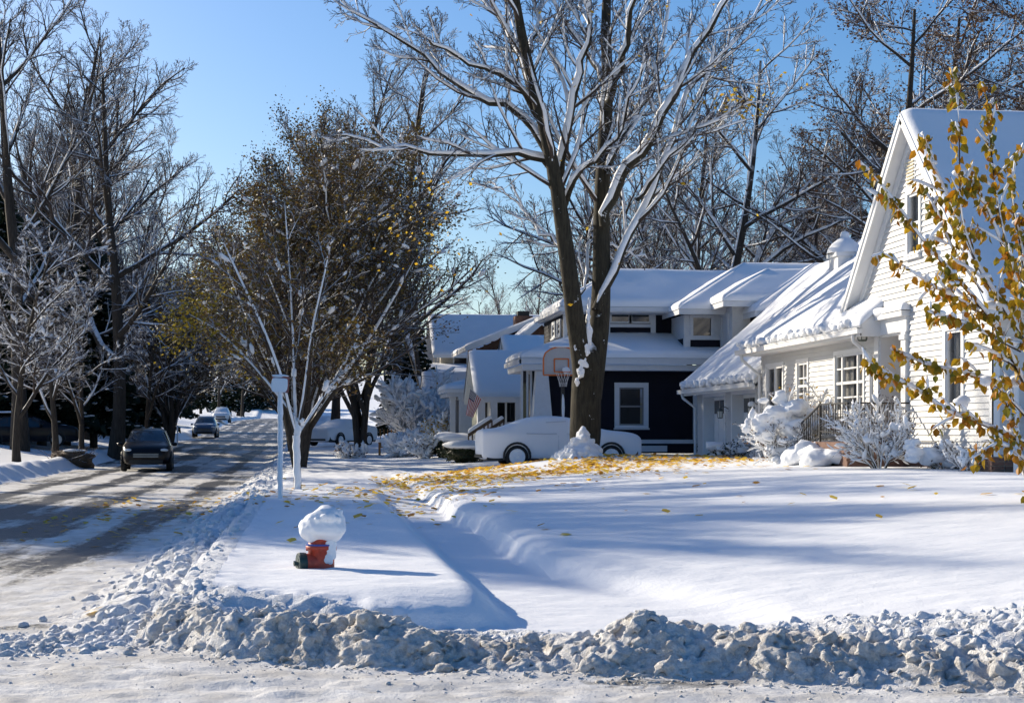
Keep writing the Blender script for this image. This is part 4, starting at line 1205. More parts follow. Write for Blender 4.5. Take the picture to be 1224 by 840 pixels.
# louvre
mb = MB(); F.box(mb, 30.62, 31.08, 6.38, 6.90, 0.0, 0.03); lv = mb.build("louver", M['white'], wh)
for i in range(7):
    z = 6.42 + i * 0.066; mb = MB(); mb.hexa([F.p(30.66, z, .03), F.p(31.04, z, .03), F.p(31.04, z, .055), F.p(30.66, z, .055), F.p(30.66, z + .035, .03), F.p(31.04, z + .035, .03), F.p(31.04, z + .02, .06), F.p(30.66, z + .02, .06)]); mb.build("slat", M['louver'], lv)
window(wh, F, 30.40, 31.00, 5.02, 6.20, 1, 2, 0.10)
window(wh, F, 28.33, 29.07, 2.02, 3.40, 1, 2, 0.12)
window(wh, F, 33.62, 35.48, 1.98, 3.25, 1, 4, 0.09, mull=(34.02, 35.05))
window(wh, F, 37.55, 38.35, 2.08, 3.20, 2, 3, 0.09)
window(wh, F, 39.60, 41.00, 1.85, 3.20, 1, 2, 0.09, mull=(40.3,))
# pediment over the right-hand window
mb = MB(); F.box(mb, 28.1, 29.3, 3.56, 3.66, 0, 0.12); w_ = mb.build("window_hood", M['white'], wh)
mb = MB(); slab(mb, F.p(28.1, 3.66, .13), F.p(29.3, 3.66, .13), F.p(29.3, 3.66, .02), F.p(28.1, 3.66, .02), 0.08, 14, 5, 0.05); mb.build("hood_snow", M['snow'], w_, True)
# entry: recessed brown door in a white surround, hood with snow
mb = MB(); F.box(mb, 31.27, 32.58, 1.35, 3.48, -0.46, -0.42); dr = mb.build("door", M['door_brown'], wh)
for (a0, a1, z0, z1) in ((31.4, 31.88, 1.5, 2.2), (31.97, 32.45, 1.5, 2.2), (31.4, 31.88, 2.32, 3.3), (31.97, 32.45, 2.32, 3.3)):
    mb = MB(); F.box(mb, a0, a1, z0, z1, -0.42, -0.405); mb.build("panel", M['door_brown'], dr)
mb = MB(); mb.blob(F.p(31.40, 2.25, -.36), .035, 1); mb.build("knob", M['bronze'], dr, True)
mb = MB()
F.box(mb, 32.58, 32.62, 1.35, 3.50, -0.46, 0.02); F.box(mb, 31.23, 31.27, 1.35, 3.50, -0.46, 0.02); F.box(mb, 31.23, 32.62, 3.48, 3.52, -0.46, 0.02)
F.box(mb, 32.62, 32.86, 1.35, 3.52, 0, 0.06); F.box(mb, 30.98, 31.23, 1.35, 3.52, 0, 0.09)
F.box(mb, 30.95, 31.26, 3.36, 3.46, 0, .12); F.box(mb, 30.95, 32.88, 3.52, 3.82, 0, 0.08); F.box(mb, 30.90, 32.93, 3.82, 3.92, 0, 0.20)
ds = mb.build("door_surround", M['white'], wh)
mb = MB(); slab(mb, F.p(30.85, 3.92, .22), F.p(32.0, 3.92, .22), F.p(32.0, 3.92, .0), F.p(30.85, 3.92, .0), 0.16, 16, 8, 0.10, 0.03)
mb.blob(F.p(32.25, 3.98, .12), (.14, .42, .13), 2, 4, .2); mb.build("hood_snow", M['snow'], ds, True)
# wall lantern beside the door
def lantern(house, c, s=1.0, snowcap=True):
    c = np.asarray(c, float)
    mb = MB(); mb.lathe([(0.02 * s, .22 * s), (0.16 * s, .10 * s), (.165 * s, .085 * s), (.12 * s, .08 * s)], c, n=6); mb.lathe([(.10 * s, -.16 * s), (.085 * s, -.19 * s), (0.001, -.20 * s)], c, n=6)
    for k in range(6):
        a = k * math.pi / 3; mb.bar(c + (math.cos(a) * .125 * s, math.sin(a) * .125 * s, .085 * s), c + (math.cos(a) * .095 * s, math.sin(a) * .095 * s, -.17 * s), .014 * s)
    mb.tube([c + (0, 0, .2 * s), c + (.05, 0, .27 * s), c + (.16, 0, .24 * s), c + (.25, 0, .16 * s)], .014, 6)
    mb.lathe([(.001, 0), (.06, 0), (.06, .02), (.001, .02)], c + (.25, 0, .16 * s), 'x', 10)
    l = mb.build("wall_lamp", M['bronze'], house)
    mb = MB(); mb.lathe([(.112 * s, .08 * s), (.088 * s, -.16 * s)], c, n=6); mb.build("lamp_glass", M['lampglass'], l)
    if snowcap: mb = MB(); mb.blob(c + (.02, 0, .20 * s), (.15 * s, .15 * s, .14 * s), 2, 2, .15); mb.build("snow_cap", M['snow'], l, True)
lantern(wh, (XF - .26, 33.0, 3.62), 1.0)
# wing roof (faces the street) and its eave
EX, EZ, RX, RZ = XF - 0.50, 3.62, 15.3, 7.1
roof_plane(wh, "roof", [(EX, 41.9, EZ + .1), (EX, 32.45, EZ + .1), (RX, 32.45, RZ), (RX, 41.9, RZ)], 0.14, 0.19, nu=50, nv=30, rnd=0.2, wob=0.035)
mb = MB(); mb.box((EX, 32.45, EZ - .10), (XF, 41.9, EZ - .04)); mb.build("soffit", M['white'], wh)
mb = MB(); mb.box((EX - .005, 32.45, EZ - .12), (EX + .03, 41.9, EZ + .05)); mb.box((EX + .03, 32.44, EZ - .12), (XF, 32.47, EZ + .22)); mb.build("fascia", M['white'], wh)
gutter(wh, (EX - .06, 32.3, EZ - .01), (EX - .06, 42.0, EZ - .01))
downspout(wh, [(EX - .05, 32.75, EZ - .05), (EX - .03, 32.78, EZ - .2), (XF - .09, 32.95, EZ - .5), (XF - .08, 32.95, 1.0)])
downspout(wh, [(EX - .05, 41.6, EZ - .05), (EX - .03, 41.6, EZ - .2), (XF - .08, 41.52, EZ - .6), (XF - .08, 41.52, 0.9)])
mb = MB()   # snow lip hanging at the eave
for i in range(90):
    y = rng.uniform(33, 41.9); mb.blob((EX - .03 + rng.normal(0, .03), y, EZ + .17 + rng.normal(0, .03)), (.10, .14, .09), 1, i, .25)
mb.build("eave_snow", M['snow'], wh, True, kind="stuff")
# chimney and roof vent
mb = MB(); mb.box((13.35, 40.2, 5.0), (13.95, 40.9, 6.02)); mb.box((13.29, 40.14, 6.02), (14.01, 40.96, 6.12)); ch = mb.build("chimney", M['white'], wh)
mb = MB(); mb.lathe([(.46, 0), (.44, .10), (.34, .24), (.20, .36), (.11, .42), (.12, .48), (.09, .55), (.001, .58)], (13.65, 40.55, 6.12), n=18); mb.build("chimney_snow", M['snow'], ch, True)
mb = MB(); mb.tube([(12.75, 44.3, 3.8), (12.75, 44.3, 4.42)], .05, 8); mb.build("vent_pipe", M['iron'], wh)
# garage
XG = 12.0
Fg = Face((XG, 0, 0), (0, 1, 0), (-1, 0, 0))
GZ0 = 0.55
mb = MB(); lap_wall(mb, Fg, GZ0, 2.85, lambda z: (41.6, 49.7), [(43.0, 45.45, 0, 2.62), (46.35, 48.85, 0, 2.62)]); mb.build("garage_wall", M['siding'], wh)
mb = MB(); mb.box((XG, 49.65, GZ0 - .2), (20, 49.7, 2.9)); mb.build("garage_side_wall", M['siding'], wh)
for (a0, a1) in ((43.0, 45.45), (46.35, 48.85)):
    mb = MB(); Fg.box(mb, a0, a1, GZ0 - .2, 2.6, -0.34, -0.30); gd = mb.build("garage_door", M['white'], wh)
    for r_ in range(4):
        for k in range(4):
            x0 = a0 + .08 + k * (a1 - a0 - .1) / 4; x1 = x0 + (a1 - a0) / 4 - .12; z0 = GZ0 + .05 + r_ * .5
            mb = MB(); Fg.box(mb, x0, x1, z0, z0 + .40, -0.30, -0.285); mb.build("pane" if r_ == 3 else "panel", M['dglass' if r_ == 3 else 'white'], gd)
    mb = MB()
    Fg.box(mb, a0 - .12, a0, GZ0 - .2, 2.72, -.34, .03); Fg.box(mb, a1, a1 + .12, GZ0 - .2, 2.72, -.34, .03); Fg.box(mb, a0, a1, 2.6, 2.72, -.34, .03)
    mb.build("door_frame", M['white'], gd)
roof_plane(wh, "roof", [(XG - .42, 50.1, 2.92), (XG - .42, 41.7, 2.92), (16.0, 41.7, 6.75), (16.0, 50.1, 6.75)], 0.14, 0.19, nu=44, nv=30, rnd=.2, wob=.04)
mb = MB(); mb.box((XG - .42, 41.95, 2.70), (XG, 50.1, 2.76)); mb.box((XG - .44, 41.7, 2.66), (XG - .40, 50.1, 2.84)); mb.build("garage_soffit", M['white'], wh)
gutter(wh, (XG - .50, 41.75, 2.78), (XG - .50, 50.2, 2.78))
downspout(wh, [(XG - .49, 49.8, 2.72), (XG - .45, 49.8, 2.6), (XG - .08, 49.72, 2.3), (XG - .08, 49.72, .5)])
mb = MB()
for i in range(80):
    mb.blob((XG - .47 + rng.normal(0, .03), rng.uniform(41.9, 50.1), 2.98 + rng.normal(0, .03)), (.10, .15, .10), 1, i, .25)
mb.build("eave_snow", M['snow'], wh, True, kind="stuff")
lantern(wh, (XG - .26, 45.9, 2.08), .75, False); lantern(wh, (XG - .26, 42.6, 2.12), .75)
mb = MB(); mb.prism([(16.0, 50.0, 6.6), (XG, 50.0, 2.8), (20, 50.0, 2.8)], (0, -.05, 0)); mb.build("gable_end", M['siding'], wh)
mb = MB(); mb.quad((15.3, 32, 7.05), (15.3, 42, 7.05), (20, 42, 3.4), (20, 32, 3.4)); mb.quad((16, 41.7, 6.7), (16, 50.1, 6.7), (20.4, 50.1, 2.8), (20.4, 41.7, 2.8)); mb.build("rear_roof", M['snow'], wh)
# stoop with steps and iron railing
mb = MB(); mb.box((10.45, 30.9, .6), (XF - .01, 33.5, 1.33))
st = mb.build("stoop", M['brick'], wh)
for i in range(4):
    mb = MB(); mb.box((10.45, 33.5 + i * .32, .5), (XF - .3, 33.82 + i * .32, 1.33 - .12 * (i + 1))); mb.build("step", M['brick'], st)
mb = MB(); slab(mb, (10.42, 30.88, 1.33), (11.6, 30.88, 1.33), (11.6, 33.5, 1.33), (10.42, 33.5, 1.33), .16, 20, 24, .12, .04)
for i in range(4): slab(mb, (10.42, 33.5 + i * .32, 1.34 - .12 * (i + 1)), (11.4, 33.5 + i * .32, 1.34 - .12 * (i + 1)), (11.4, 33.9 + i * .32, 1.34 - .12 * (i + 1)), (10.42, 33.9 + i * .32, 1.34 - .12 * (i + 1)), .15, 14, 8, .1, .04)
for i in range(26): mb.blob((10.35 + rng.normal(0, .14), rng.uniform(31.6, 35.6), .98 + rng.uniform(-.1, .15)), rng.uniform(.14, .34, 3) * (1, 1.2, .8), 2, i, .2)
mb.fuse(0.028, .02, 7, .008, 22)
mb.build("stoop_snow", M['snow'], st, True, kind="stuff")
for side in (10.48, 11.5):
    top = [np.array((side, 30.95, 2.10)), np.array((side, 32.7, 2.10)), np.array((side, 34.9, 1.45))]
    mb = MB()
    for a, b in zip(top[:-1], top[1:]): mb.bar(a, b, .035, .03); mb.bar(a - (0, 0, .62), b - (0, 0, .55), .02)
    for q_ in (top[0], top[1], top[2]): mb.bar(q_ - (0, 0, .85), q_ + (0, 0, .03), .035)
    if side < 11: mb.bar((10.48, 30.95, 2.10), (XF, 30.95, 2.10), .035, .03); mb.bar((10.48, 30.95, 1.5), (XF, 30.95, 1.5), .02)
    rl = mb.build("railing", M['iron'], wh)
    for y in np.arange(31.1, 34.85, .15):
        z = 2.10 if y < 32.7 else 2.10 - (y - 32.7) / 2.2 * .65
        mb = MB(); mb.bar((side, y, z - .62), (side, y, z), .016); mb.build("baluster", M['iron'], rl)
# snow plastered posts at the corner
for X_, h_ in ((12.05, 1.55), (12.35, .95)):
    mb = MB(); mb.tube([(X_, 26.75, .7), (X_, 26.75, HG + h_)], .05, 8); p_ = mb.build("vent_stack", M['white'], wh, True)
    mb = MB(); mb.blob((X_, 26.75, HG + h_), (.13, .13, .14), 2, 3, .15); mb.build("snow_cap", M['snow'], p_, True)

# ---- the navy prairie-style house next door
NG = 0.85
YN = 53.0
nv = thing("navy_house", (10, YN, NG), "dark navy house with pale trim and wide snowy hip roofs", "house")
def nX(x, Z=None): return P(x, HOR, Z or (YN * CT + 9 * ST))[0]
def nZ(y, Z): return CAMZ + (HOR - y) * Z / FPX
Fn = Face((0, YN, 0), (1, 0, 0), (0, -1, 0))
ZN = YN * CT + 10 * ST
XNL, XNR = nX(648), 17.5
lo_e = nZ(437, ZN)
mb = MB(); lap_wall(mb, Fn, NG, lo_e, lambda z: (XNL, XNR), [(nX(741), nX(771), nZ(509, ZN), nZ(462, ZN))], .16, .012); mb.build("wall", M['navy'], nv)
Fnl = Face((XNL, 0, 0), (0, 1, 0), (-1, 0, 0))
mb = MB(); lap_wall(mb, Fnl, NG, lo_e, lambda z: (YN, YN + 4), (), .16, .012); mb.build("wall", M['navy'], nv)
window(nv, Fn, nX(741), nX(771), nZ(508, ZN), nZ(463, ZN), 1, 2, .16, 'trim_grey', curtain=False, mun='greyh', bw=.02)
mb = MB(); Fn.box(mb, XNL, XNR, NG + .32, NG + .45, 0, .05); Fn.box(mb, XNL - .05, XNL + .14, NG, lo_e, .014, .04); mb.build("water_table", M['trim_grey'], nv)
mb = MB(); Fn.box(mb, nX(800) - .9, nX(800), NG + .05, NG + .25, 0, .03); Fn.box(mb, nX(832), nX(838), NG + .4, lo_e - .4, 0, .05); mb.build("trim_board", M['trim_grey'], nv)
# lower skirt roof with porch at the street side
ex, ey = nX(622, ZN - 1), YN - 0.75
up = nZ(404, ZN + 3)
roof_plane(nv, "roof", [(ex, ey, lo_e + .22), (XNR + 2, ey, lo_e + .22), (XNR + 2, YN + 2.2, up), (ex + 2.6, YN + 2.2, up)], .2, .2, 'trim_grey', 50, 14, .22)
roof_plane(nv, "roof", [(ex, YN + 3.2, lo_e + .22), (ex, ey, lo_e + .22), (ex + 2.6, YN + 2.2, up), (ex + 2.6, YN + 2.3, up)], .2, .2, 'trim_grey', 20, 14, .22)
mb = MB(); mb.box((ex + .05, ey + .05, lo_e - .18), (XNR + 2, YN + 3.2, lo_e)); mb.build("eave_soffit", M['trim_grey'], nv)
mb = MB(); mb.box((ex - .06, ey - .08, lo_e + .02), (XNR + 2, ey, lo_e + .16)); mb.box((ex - .08, ey - .08, lo_e + .02), (ex, YN + 3.2, lo_e + .16)); mb.build("gutter", M['trim_grey'], nv)
# tapered porch column, porch screens
cxp, cyp = nX(649, ZN - 1), YN - .35
mb = MB(); z0 = NG + .9
for zz, w_ in ((NG - .2, .42), (z0, .42)): pass
mb.hexa([(cxp - .33, cyp - .33, z0), (cxp + .33, cyp - .33, z0), (cxp + .33, cyp + .33, z0), (cxp - .33, cyp + .33, z0), (cxp - .19, cyp - .19, lo_e - .2), (cxp + .19, cyp - .19, lo_e - .2), (cxp + .19, cyp + .19, lo_e - .2), (cxp - .19, cyp + .19, lo_e - .2)])
mb.box((cxp - .42, cyp - .42, NG - .2), (cxp + .42, cyp + .42, z0)); mb.build("porch_column", M['trim_grey'], nv)
for (xa, xb) in ((622, 631), (633, 641)):
    mb = MB(); a0, a1 = nX(xa), nX(xb)
    mb.box((a0, YN + .1, NG + .3), (a0 + .07, YN + .17, lo_e - .18)); mb.box((a1 - .07, YN + .1, NG + .3), (a1, YN + .17, lo_e - .18)); mb.box((a0 + .07, YN + .1, NG + .3), (a1 - .07, YN + .17, NG + .42))
    sc_ = mb.build("porch_screen", M['trim_grey'], nv); mb = MB(); mb.box((a0 + .07, YN + .12, NG + .42), (a1 - .07, YN + .14, lo_e - .18)); mb.build("pane", M['dglass'], sc_)
mb = MB(); mb.box((ex + .1, YN - .5, NG - .3), (XNL, YN + 3, NG + .3)); mb.build("porch_floor", M['concrete'], nv)
mb = MB(); mb.box((nX(657), YN + .4, NG), (nX(667), YN + .45, lo_e - .2)); mb.build("porch_wall", M['yellow'], nv)
# upper storey, set back
YU = YN + 2.0; ZU = YU * CT + 10 * ST
uX = lambda x: P(x, HOR, ZU)[0]
Fu = Face((0, YU, 0), (1, 0, 0), (0, -1, 0))
ux0 = uX(672); ue = nZ(374, ZU)
mb = MB(); lap_wall(mb, Fu, up - .6, ue, lambda z: (ux0, XNR + 1), [(uX(730), uX(778), nZ(385, ZU), nZ(373, ZU))], .16, .012); mb.build("upper_wall", M['navy'], nv)
Ful = Face((ux0, 0, 0), (0, 1, 0), (-1, 0, 0))
mb = MB(); lap_wall(mb, Ful, up - .6, ue, lambda z: (YU, YU + 4.5), (), .16, .012); mb.build("upper_wall", M['navy'], nv)
window(nv, Ful, YU + .5, YU + 1.1, up + .1, ue - .3, 1, 2, .12, 'trim_grey', curtain=False, snow=False)
window(nv, Ful, YU + 1.7, YU + 2.3, up + .1, ue - .3, 1, 2, .12, 'trim_grey', curtain=False, snow=False)
window(nv, Fu, uX(731), uX(752), nZ(384, ZU), nZ(374, ZU), 1, 1, .10, 'trim_grey', curtain=False, snow=False, sub_=False, glass='dglass')
window(nv, Fu, uX(756), uX(777), nZ(384, ZU), nZ(374, ZU), 1, 1, .10, 'trim_grey', curtain=False, snow=False, sub_=False, glass='dglass')
mb = MB()
for (x0, x1, y0, y1) in ((723, 729, 410, 371), (779, 785, 410, 371), (729, 779, 391, 387), (672, 677, 410, 371), (672, 820, 371, 366)):
    Fu.box(mb, uX(x0), uX(x1), nZ(y0, ZU), nZ(y1, ZU), .002, .07)
mb.build("trim_band", M['trim_grey'], nv)
def hip(house, x0, x1, y0, y1, z, rise, inset, th=.18, sn=.2, name="roof"):
    """hip roof with its own snow on each plane"""
    hx = min(inset, (x1 - x0) / 2 - .01); hy = (y1 - y0) / 2
    hx = min(hx, hy)
    a, b = (x0 + hx, y0 + hy, z + rise), (x1 - hx, y0 + hy, z + rise)
    roof_plane(house, name, [(x0, y0, z), (x1, y0, z), b, a], th, sn, 'trim_grey', 34, 14, .22)
    roof_plane(house, name, [(x0, y1, z), (x0, y0, z), a, (a[0], a[1] + .01, a[2])], th, sn, 'trim_grey', 24, 14, .22)
    roof_plane(house, name, [(x1, y1, z), (x0, y1, z), a, b], th, sn, 'trim_grey', 24, 10, .22)
hip(nv, uX(664), XNR + 3, YU - 1.0, YU + 3.9, ue + .14, 1.40, 5)
mb = MB(); mb.box((uX(664) + .05, YU - .95, ue - .06), (XNR + 2.9, YU + 4.9, ue + .0)); mb.box((uX(664) - .07, YU - 1.09, ue - .02), (XNR + 3, YU - 1.0, ue + .12)); mb.box((uX(664) - .09, YU - 1.0, ue - .02), (uX(664), YU + 5, ue + .12)); mb.build("eave_soffit", M['trim_grey'], nv)
# first bay
YB = YN + .1; ZB_ = YB * CT + 12 * ST; bX = lambda x: P(x, HOR, ZB_)[0]
Fb = Face((0, YB, 0), (1, 0, 0), (0, -1, 0)); be = nZ(376, ZB_)
bx0, bx1 = bX(818), bX(872)
mb = MB(); Fb.box(mb, bx0, bx1, nZ(432, ZB_), nZ(404, ZB_), -2, 0); mb.build("bay_wall", M['navy'], nv)
mb = MB(); Fb.box(mb, bx0, bx1, nZ(404, ZB_), be, -2, -.001); Fb.box(mb, bx0 - .03, bx0 + .2, nZ(432, ZB_), nZ(404, ZB_), 0.002, .05); Fb.box(mb, bx0, bx1, nZ(406, ZB_), nZ(401, ZB_), .002, .07); mb.build("bay_panel", M['trim_grey'], nv)
window(nv, Fb, bX(829), bX(851), nZ(401, ZB_), nZ(379, ZB_) - .02, 1, 1, .10, 'trim_grey', curtain=False, sub_=False, glass='dglass')
hip(nv, bX(806), bX(806) + 9, YB - .7, YB + 5.6, be + .14, 1.75, 3.4)
# second bay, nearer and taller
YC = YN - 1.4; ZC_ = YC * CT + 13 * ST; cX = lambda x: P(x, HOR, ZC_)[0]
Fc = Face((0, YC, 0), (1, 0, 0), (0, -1, 0)); ce = nZ(366, ZC_)
mb = MB(); mb.box((cX(876), YC, nZ(440, ZC_)), (cX(950), YC + 5, ce)); mb.build("bay_wall", M['trim_grey'], nv)
Fcl = Face((cX(876), 0, 0), (0, 1, 0), (-1, 0, 0))
window(nv, Fcl, YC + .5, YC + 1.3, nZ(418, ZC_), ce - .25, 1, 2, .1, 'trim_grey', curtain=False, snow=False)
hip(nv, cX(858), cX(858) + 8, YC - .7, YC + 3.6, ce + .12, 1.15, 3.2)
# third, a lower wing behind the white garage
YD = YN - 2.2; ZD_ = YD * CT + 14 * ST; dX = lambda x: P(x, HOR, ZD_)[0]
de = nZ(377, ZD_)
mb = MB(); mb.box((dX(905), YD, nZ(440, ZD_)), (dX(975), YD + 5, de)); mb.build("bay_wall", M['navy'], nv)
hip(nv, dX(896), dX(896) + 9, YD - .6, YD + 5.4, de + .1, 1.75, 3.2)
mb = MB(); c = P(897, 318, ZB_ + 3); mb.tube([c + (0, 0, -.6), c + (0, 0, .12)], .07, 8); mb.lathe([(.001, .16), (.13, .14), (.13, .10), (.07, .08)], c, n=10); mb.build("roof_vent", M['iron'], nv)

# ---- houses further up the street
def gable_house(name, label, x0, x1, y0, y1, zg, ze, zr, wall, axis='x', ov=.4, snow=.2, windows=(), trim='white', th=.16):
    """box house with a gable roof; ridge along x or y"""
    h = thing(name, ((x0 + x1) / 2, (y0 + y1) / 2, zg), label, "house", "houses up the street")
    mb = MB()
    Ff = Face((x0, 0, 0), (0, 1, 0), (-1, 0, 0)); Fr = Face((0, y0, 0), (1, 0, 0), (0, -1, 0))
    if axis == 'x':
        ym = (y0 + y1) / 2
        sp = lambda z: (y0, y1) if z < ze else (ym - (ym - y0) * (zr - z) / (zr - ze), ym + (y1 - ym) * (zr - z) / (zr - ze))
        lap_wall(mb, Ff, zg, zr - .05, sp, (), .16, .014); lap_wall(mb, Fr, zg, ze, lambda z: (x0, x1), (), .16, .014)
        mb.build("wall", M[wall], h)
        s_ = (zr - ze) / (ym - y0)
        roof_plane(h, "roof", [(x0 - ov, y0 - ov, ze - ov * s_ + th), (x1, y0 - ov, ze - ov * s_ + th), (x1, ym, zr + th), (x0 - ov, ym, zr + th)], th, snow, trim, 30, 16, .2)
        roof_plane(h, "roof", [(x1, y1 + ov, ze - ov * s_ + th), (x0 - ov, y1 + ov, ze - ov * s_ + th), (x0 - ov, ym, zr + th), (x1, ym, zr + th)], th, snow, trim, 16, 10, .2)
    else:
        xm = (x0 + x1) / 2
        sp = lambda z: (x0, x1) if z < ze else (xm - (xm - x0) * (zr - z) / (zr - ze), xm + (x1 - xm) * (zr - z) / (zr - ze))
        lap_wall(mb, Fr, zg, zr - .05, sp, (), .16, .014); lap_wall(mb, Ff, zg, ze, lambda z: (y0, y1), (), .16, .014)
        mb.build("wall", M[wall], h)
        s_ = (zr - ze) / (xm - x0)
        roof_plane(h, "roof", [(x0 - ov, y1 + ov, ze - ov * s_ + th), (x0 - ov, y0 - ov, ze - ov * s_ + th), (xm, y0 - ov, zr + th), (xm, y1 + ov, zr + th)], th, snow, trim, 20, 16, .2)
        roof_plane(h, "roof", [(x1 + ov, y0 - ov, ze - ov * s_ + th), (x1 + ov, y1 + ov, ze - ov * s_ + th), (xm, y1 + ov, zr + th), (xm, y0 - ov, zr + th)], th, snow, trim, 20, 16, .2)
        mb = MB()
        for (xa, za, xb, zb) in ((xm, zr + th * .5, x0 - ov, ze - ov * s_ + th * .5), (xm, zr + th * .5, x1 + ov, ze - ov * s_ + th * .5)):
            mb.bar((xa, y0 - ov - .02, za - .05), (xb, y0 - ov - .02, zb - .05), .04, .26)
        mb.build("rake_board", M[trim], h)
    for (f, a0, a1, z0, z1) in windows:
        window(h, Ff if f == 'f' else Fr, a0, a1, z0, z1, 1, 2, .1, trim, curtain=False, snow=False, sub_=False, glass='dglass')
    return h
def porch(h, x0, x1, y0, y1, zg, ze, cols, mat='white', shed=None, gab=None):
    for (x, y, w_) in cols:
        mb = MB(); mb.box((x - w_ / 2, y - w_ / 2, zg - .3), (x + w_ / 2, y + w_ / 2, ze)); mb.box((x - w_ * .7, y - w_ * .7, ze - .12), (x + w_ * .7, y + w_ * .7, ze)); mb.build("porch_column", M[mat], h)
    mb = MB(); mb.box((x0, y0, ze), (x1, y1, ze + .22)); mb.build("porch_beam", M[mat], h)
    mb = MB(); mb.box((x0, y0, zg - .4), (x1, y1, zg + .25)); mb.build("porch_floor", M['concrete'], h)
# pale yellow house with a gabled porch and the flag
q0 = lambda x, y, Z: P(x, y, Z)
Zy = 62.0
xa = P(574, 0, Zy)[0]; ya = P(574, 0, Zy)[1]; g = hz(xa, ya)
eave, ridge = nZ(474, Zy), nZ(426, Zy + 2)
yh = gable_house("porch_house", "pale yellow house with gabled front porch behind the navy house", xa + .1, xa + 7, ya, ya + 4.2, g + .1, eave, ridge, 'yellow', 'x', .3)
for px_, w_ in ((575, .28), (590, .26), (620, .26)):
    c = P(px_, HOR, Zy - .6); mb = MB(); mb.box((c[0] - w_ / 2, c[1] - w_ / 2, g - .2), (c[0] + w_ / 2, c[1] + w_ / 2, eave - .1)); mb.build("porch_column", M['trim_grey'], yh)
mb = MB(); mb.box((xa - .1, ya - .75, eave - .22), (xa + 7, ya - .3, eave - .02)); mb.build("porch_beam", M['trim_grey'], yh)
for (p0, p1) in ((580, 588), (593, 617)):
    a0, a1 = P(p0, 0, Zy)[0], P(p1, 0, Zy)[0]; mb = MB(); Fy = Face((0, ya, 0), (1, 0, 0), (0, -1, 0)); Fy.box(mb, a0, a1, nZ(505, Zy), nZ(481, Zy), -.02, .03); w_ = mb.build("porch_window", M['dglass'], yh)
    mb = MB(); Fy.box(mb, (a0 + a1) / 2 - .04, (a0 + a1) / 2 + .04, nZ(505, Zy), nZ(481, Zy), .03, .06); Fy.box(mb, a0, a1, nZ(508, Zy), nZ(505, Zy), 0, .06); mb.build("mullion", M['white'], w_)
mb = MB(); c0 = P(590, 506, Zy - .6); c1 = P(625, 506, Zy - .6); mb.bar(c0, c1, .08, .1); mb.build("porch_rail", M['white'], yh)
# its upper gable
Zy2 = 66.0
xb, yb = P(616, 0, Zy2)[:2]
e2, r2 = nZ(440, Zy2), nZ(406, Zy2 + 2)
ym = yb + 2.2
mb = MB(); Fq = Face((xb, 0, 0), (0, 1, 0), (-1, 0, 0))
lap_wall(mb, Fq, e2 - 1.5, r2 - .05, lambda z: (yb, yb + 4.4) if z < e2 else (ym - 2.2 * (r2 - z) / (r2 - e2), ym + 2.2 * (r2 - z) / (r2 - e2)), (), .16, .014); mb.build("upper_gable", M['yellow'], yh)
roof_plane(yh, "roof", [(xb - .3, yb - .3, e2), (xb + 7, yb - .3, e2), (xb + 7, ym, r2 + .1), (xb - .3, ym, r2 + .1)], .15, .2, 'white', 30, 14)
roof_plane(yh, "roof", [(xb + 7, yb + 4.7, e2), (xb - .3, yb + 4.7, e2), (xb - .3, ym, r2 + .1), (xb + 7, ym, r2 + .1)], .15, .2, 'white', 20, 10)
# white-columned porch with hip roof in front of the brown house
Zp = 68.0
cp = [P(x, HOR, Zp) for x in (541, 556, 566)]
e3 = nZ(474, Zp)
hp = thing("shingled_house", (P(600, 0, 76)[0], P(600, 0, 76)[1], 1.2), "brown shingled house with white rakes and columned porch", "house", "houses up the street")
gp = hz(cp[0][0], cp[0][1])
for c, w_ in zip(cp, (.22, .5, .3)):
    mb = MB(); mb.box((c[0] - w_ / 2, c[1] - w_ / 2, gp - .2), (c[0] + w_ / 2, c[1] + w_ / 2, e3)); mb.box((c[0] - w_ * .62, c[1] - w_ * .62, e3 - .14), (c[0] + w_ * .62, c[1] + w_ * .62, e3)); mb.build("porch_column", M['trim_grey'], hp)
x0_, y0_ = cp[0][0] - .35, cp[0][1] - .5
mb = MB(); mb.box((x0_ + .1, y0_ + .1, e3), (x0_ + 5, y0_ + 4, e3 + .16)); mb.build("porch_beam", M['trim_grey'], hp)
pr_ = nZ(452, Zp + 2)
roof_plane(hp, "roof", [(x0_, y0_, e3 + .3), (x0_ + 5, y0_, e3 + .3), (x0_ + 5, y0_ + 2, pr_), (x0_ + 1.6, y0_ + 2, pr_)], .14, .2, 'white', 24, 12)
roof_plane(hp, "roof", [(x0_, y0_ + 4, e3 + .3), (x0_, y0_, e3 + .3), (x0_ + 1.6, y0_ + 2, pr_), (x0_ + 1.6, y0_ + 2.05, pr_)], .14, .2, 'white', 24, 12)
mb = MB(); mb.box((x0_ + .6, y0_ + 1.6, gp), (x0_ + 5, y0_ + 4, e3)); mb.build("porch_wall", M['greyh'], hp)
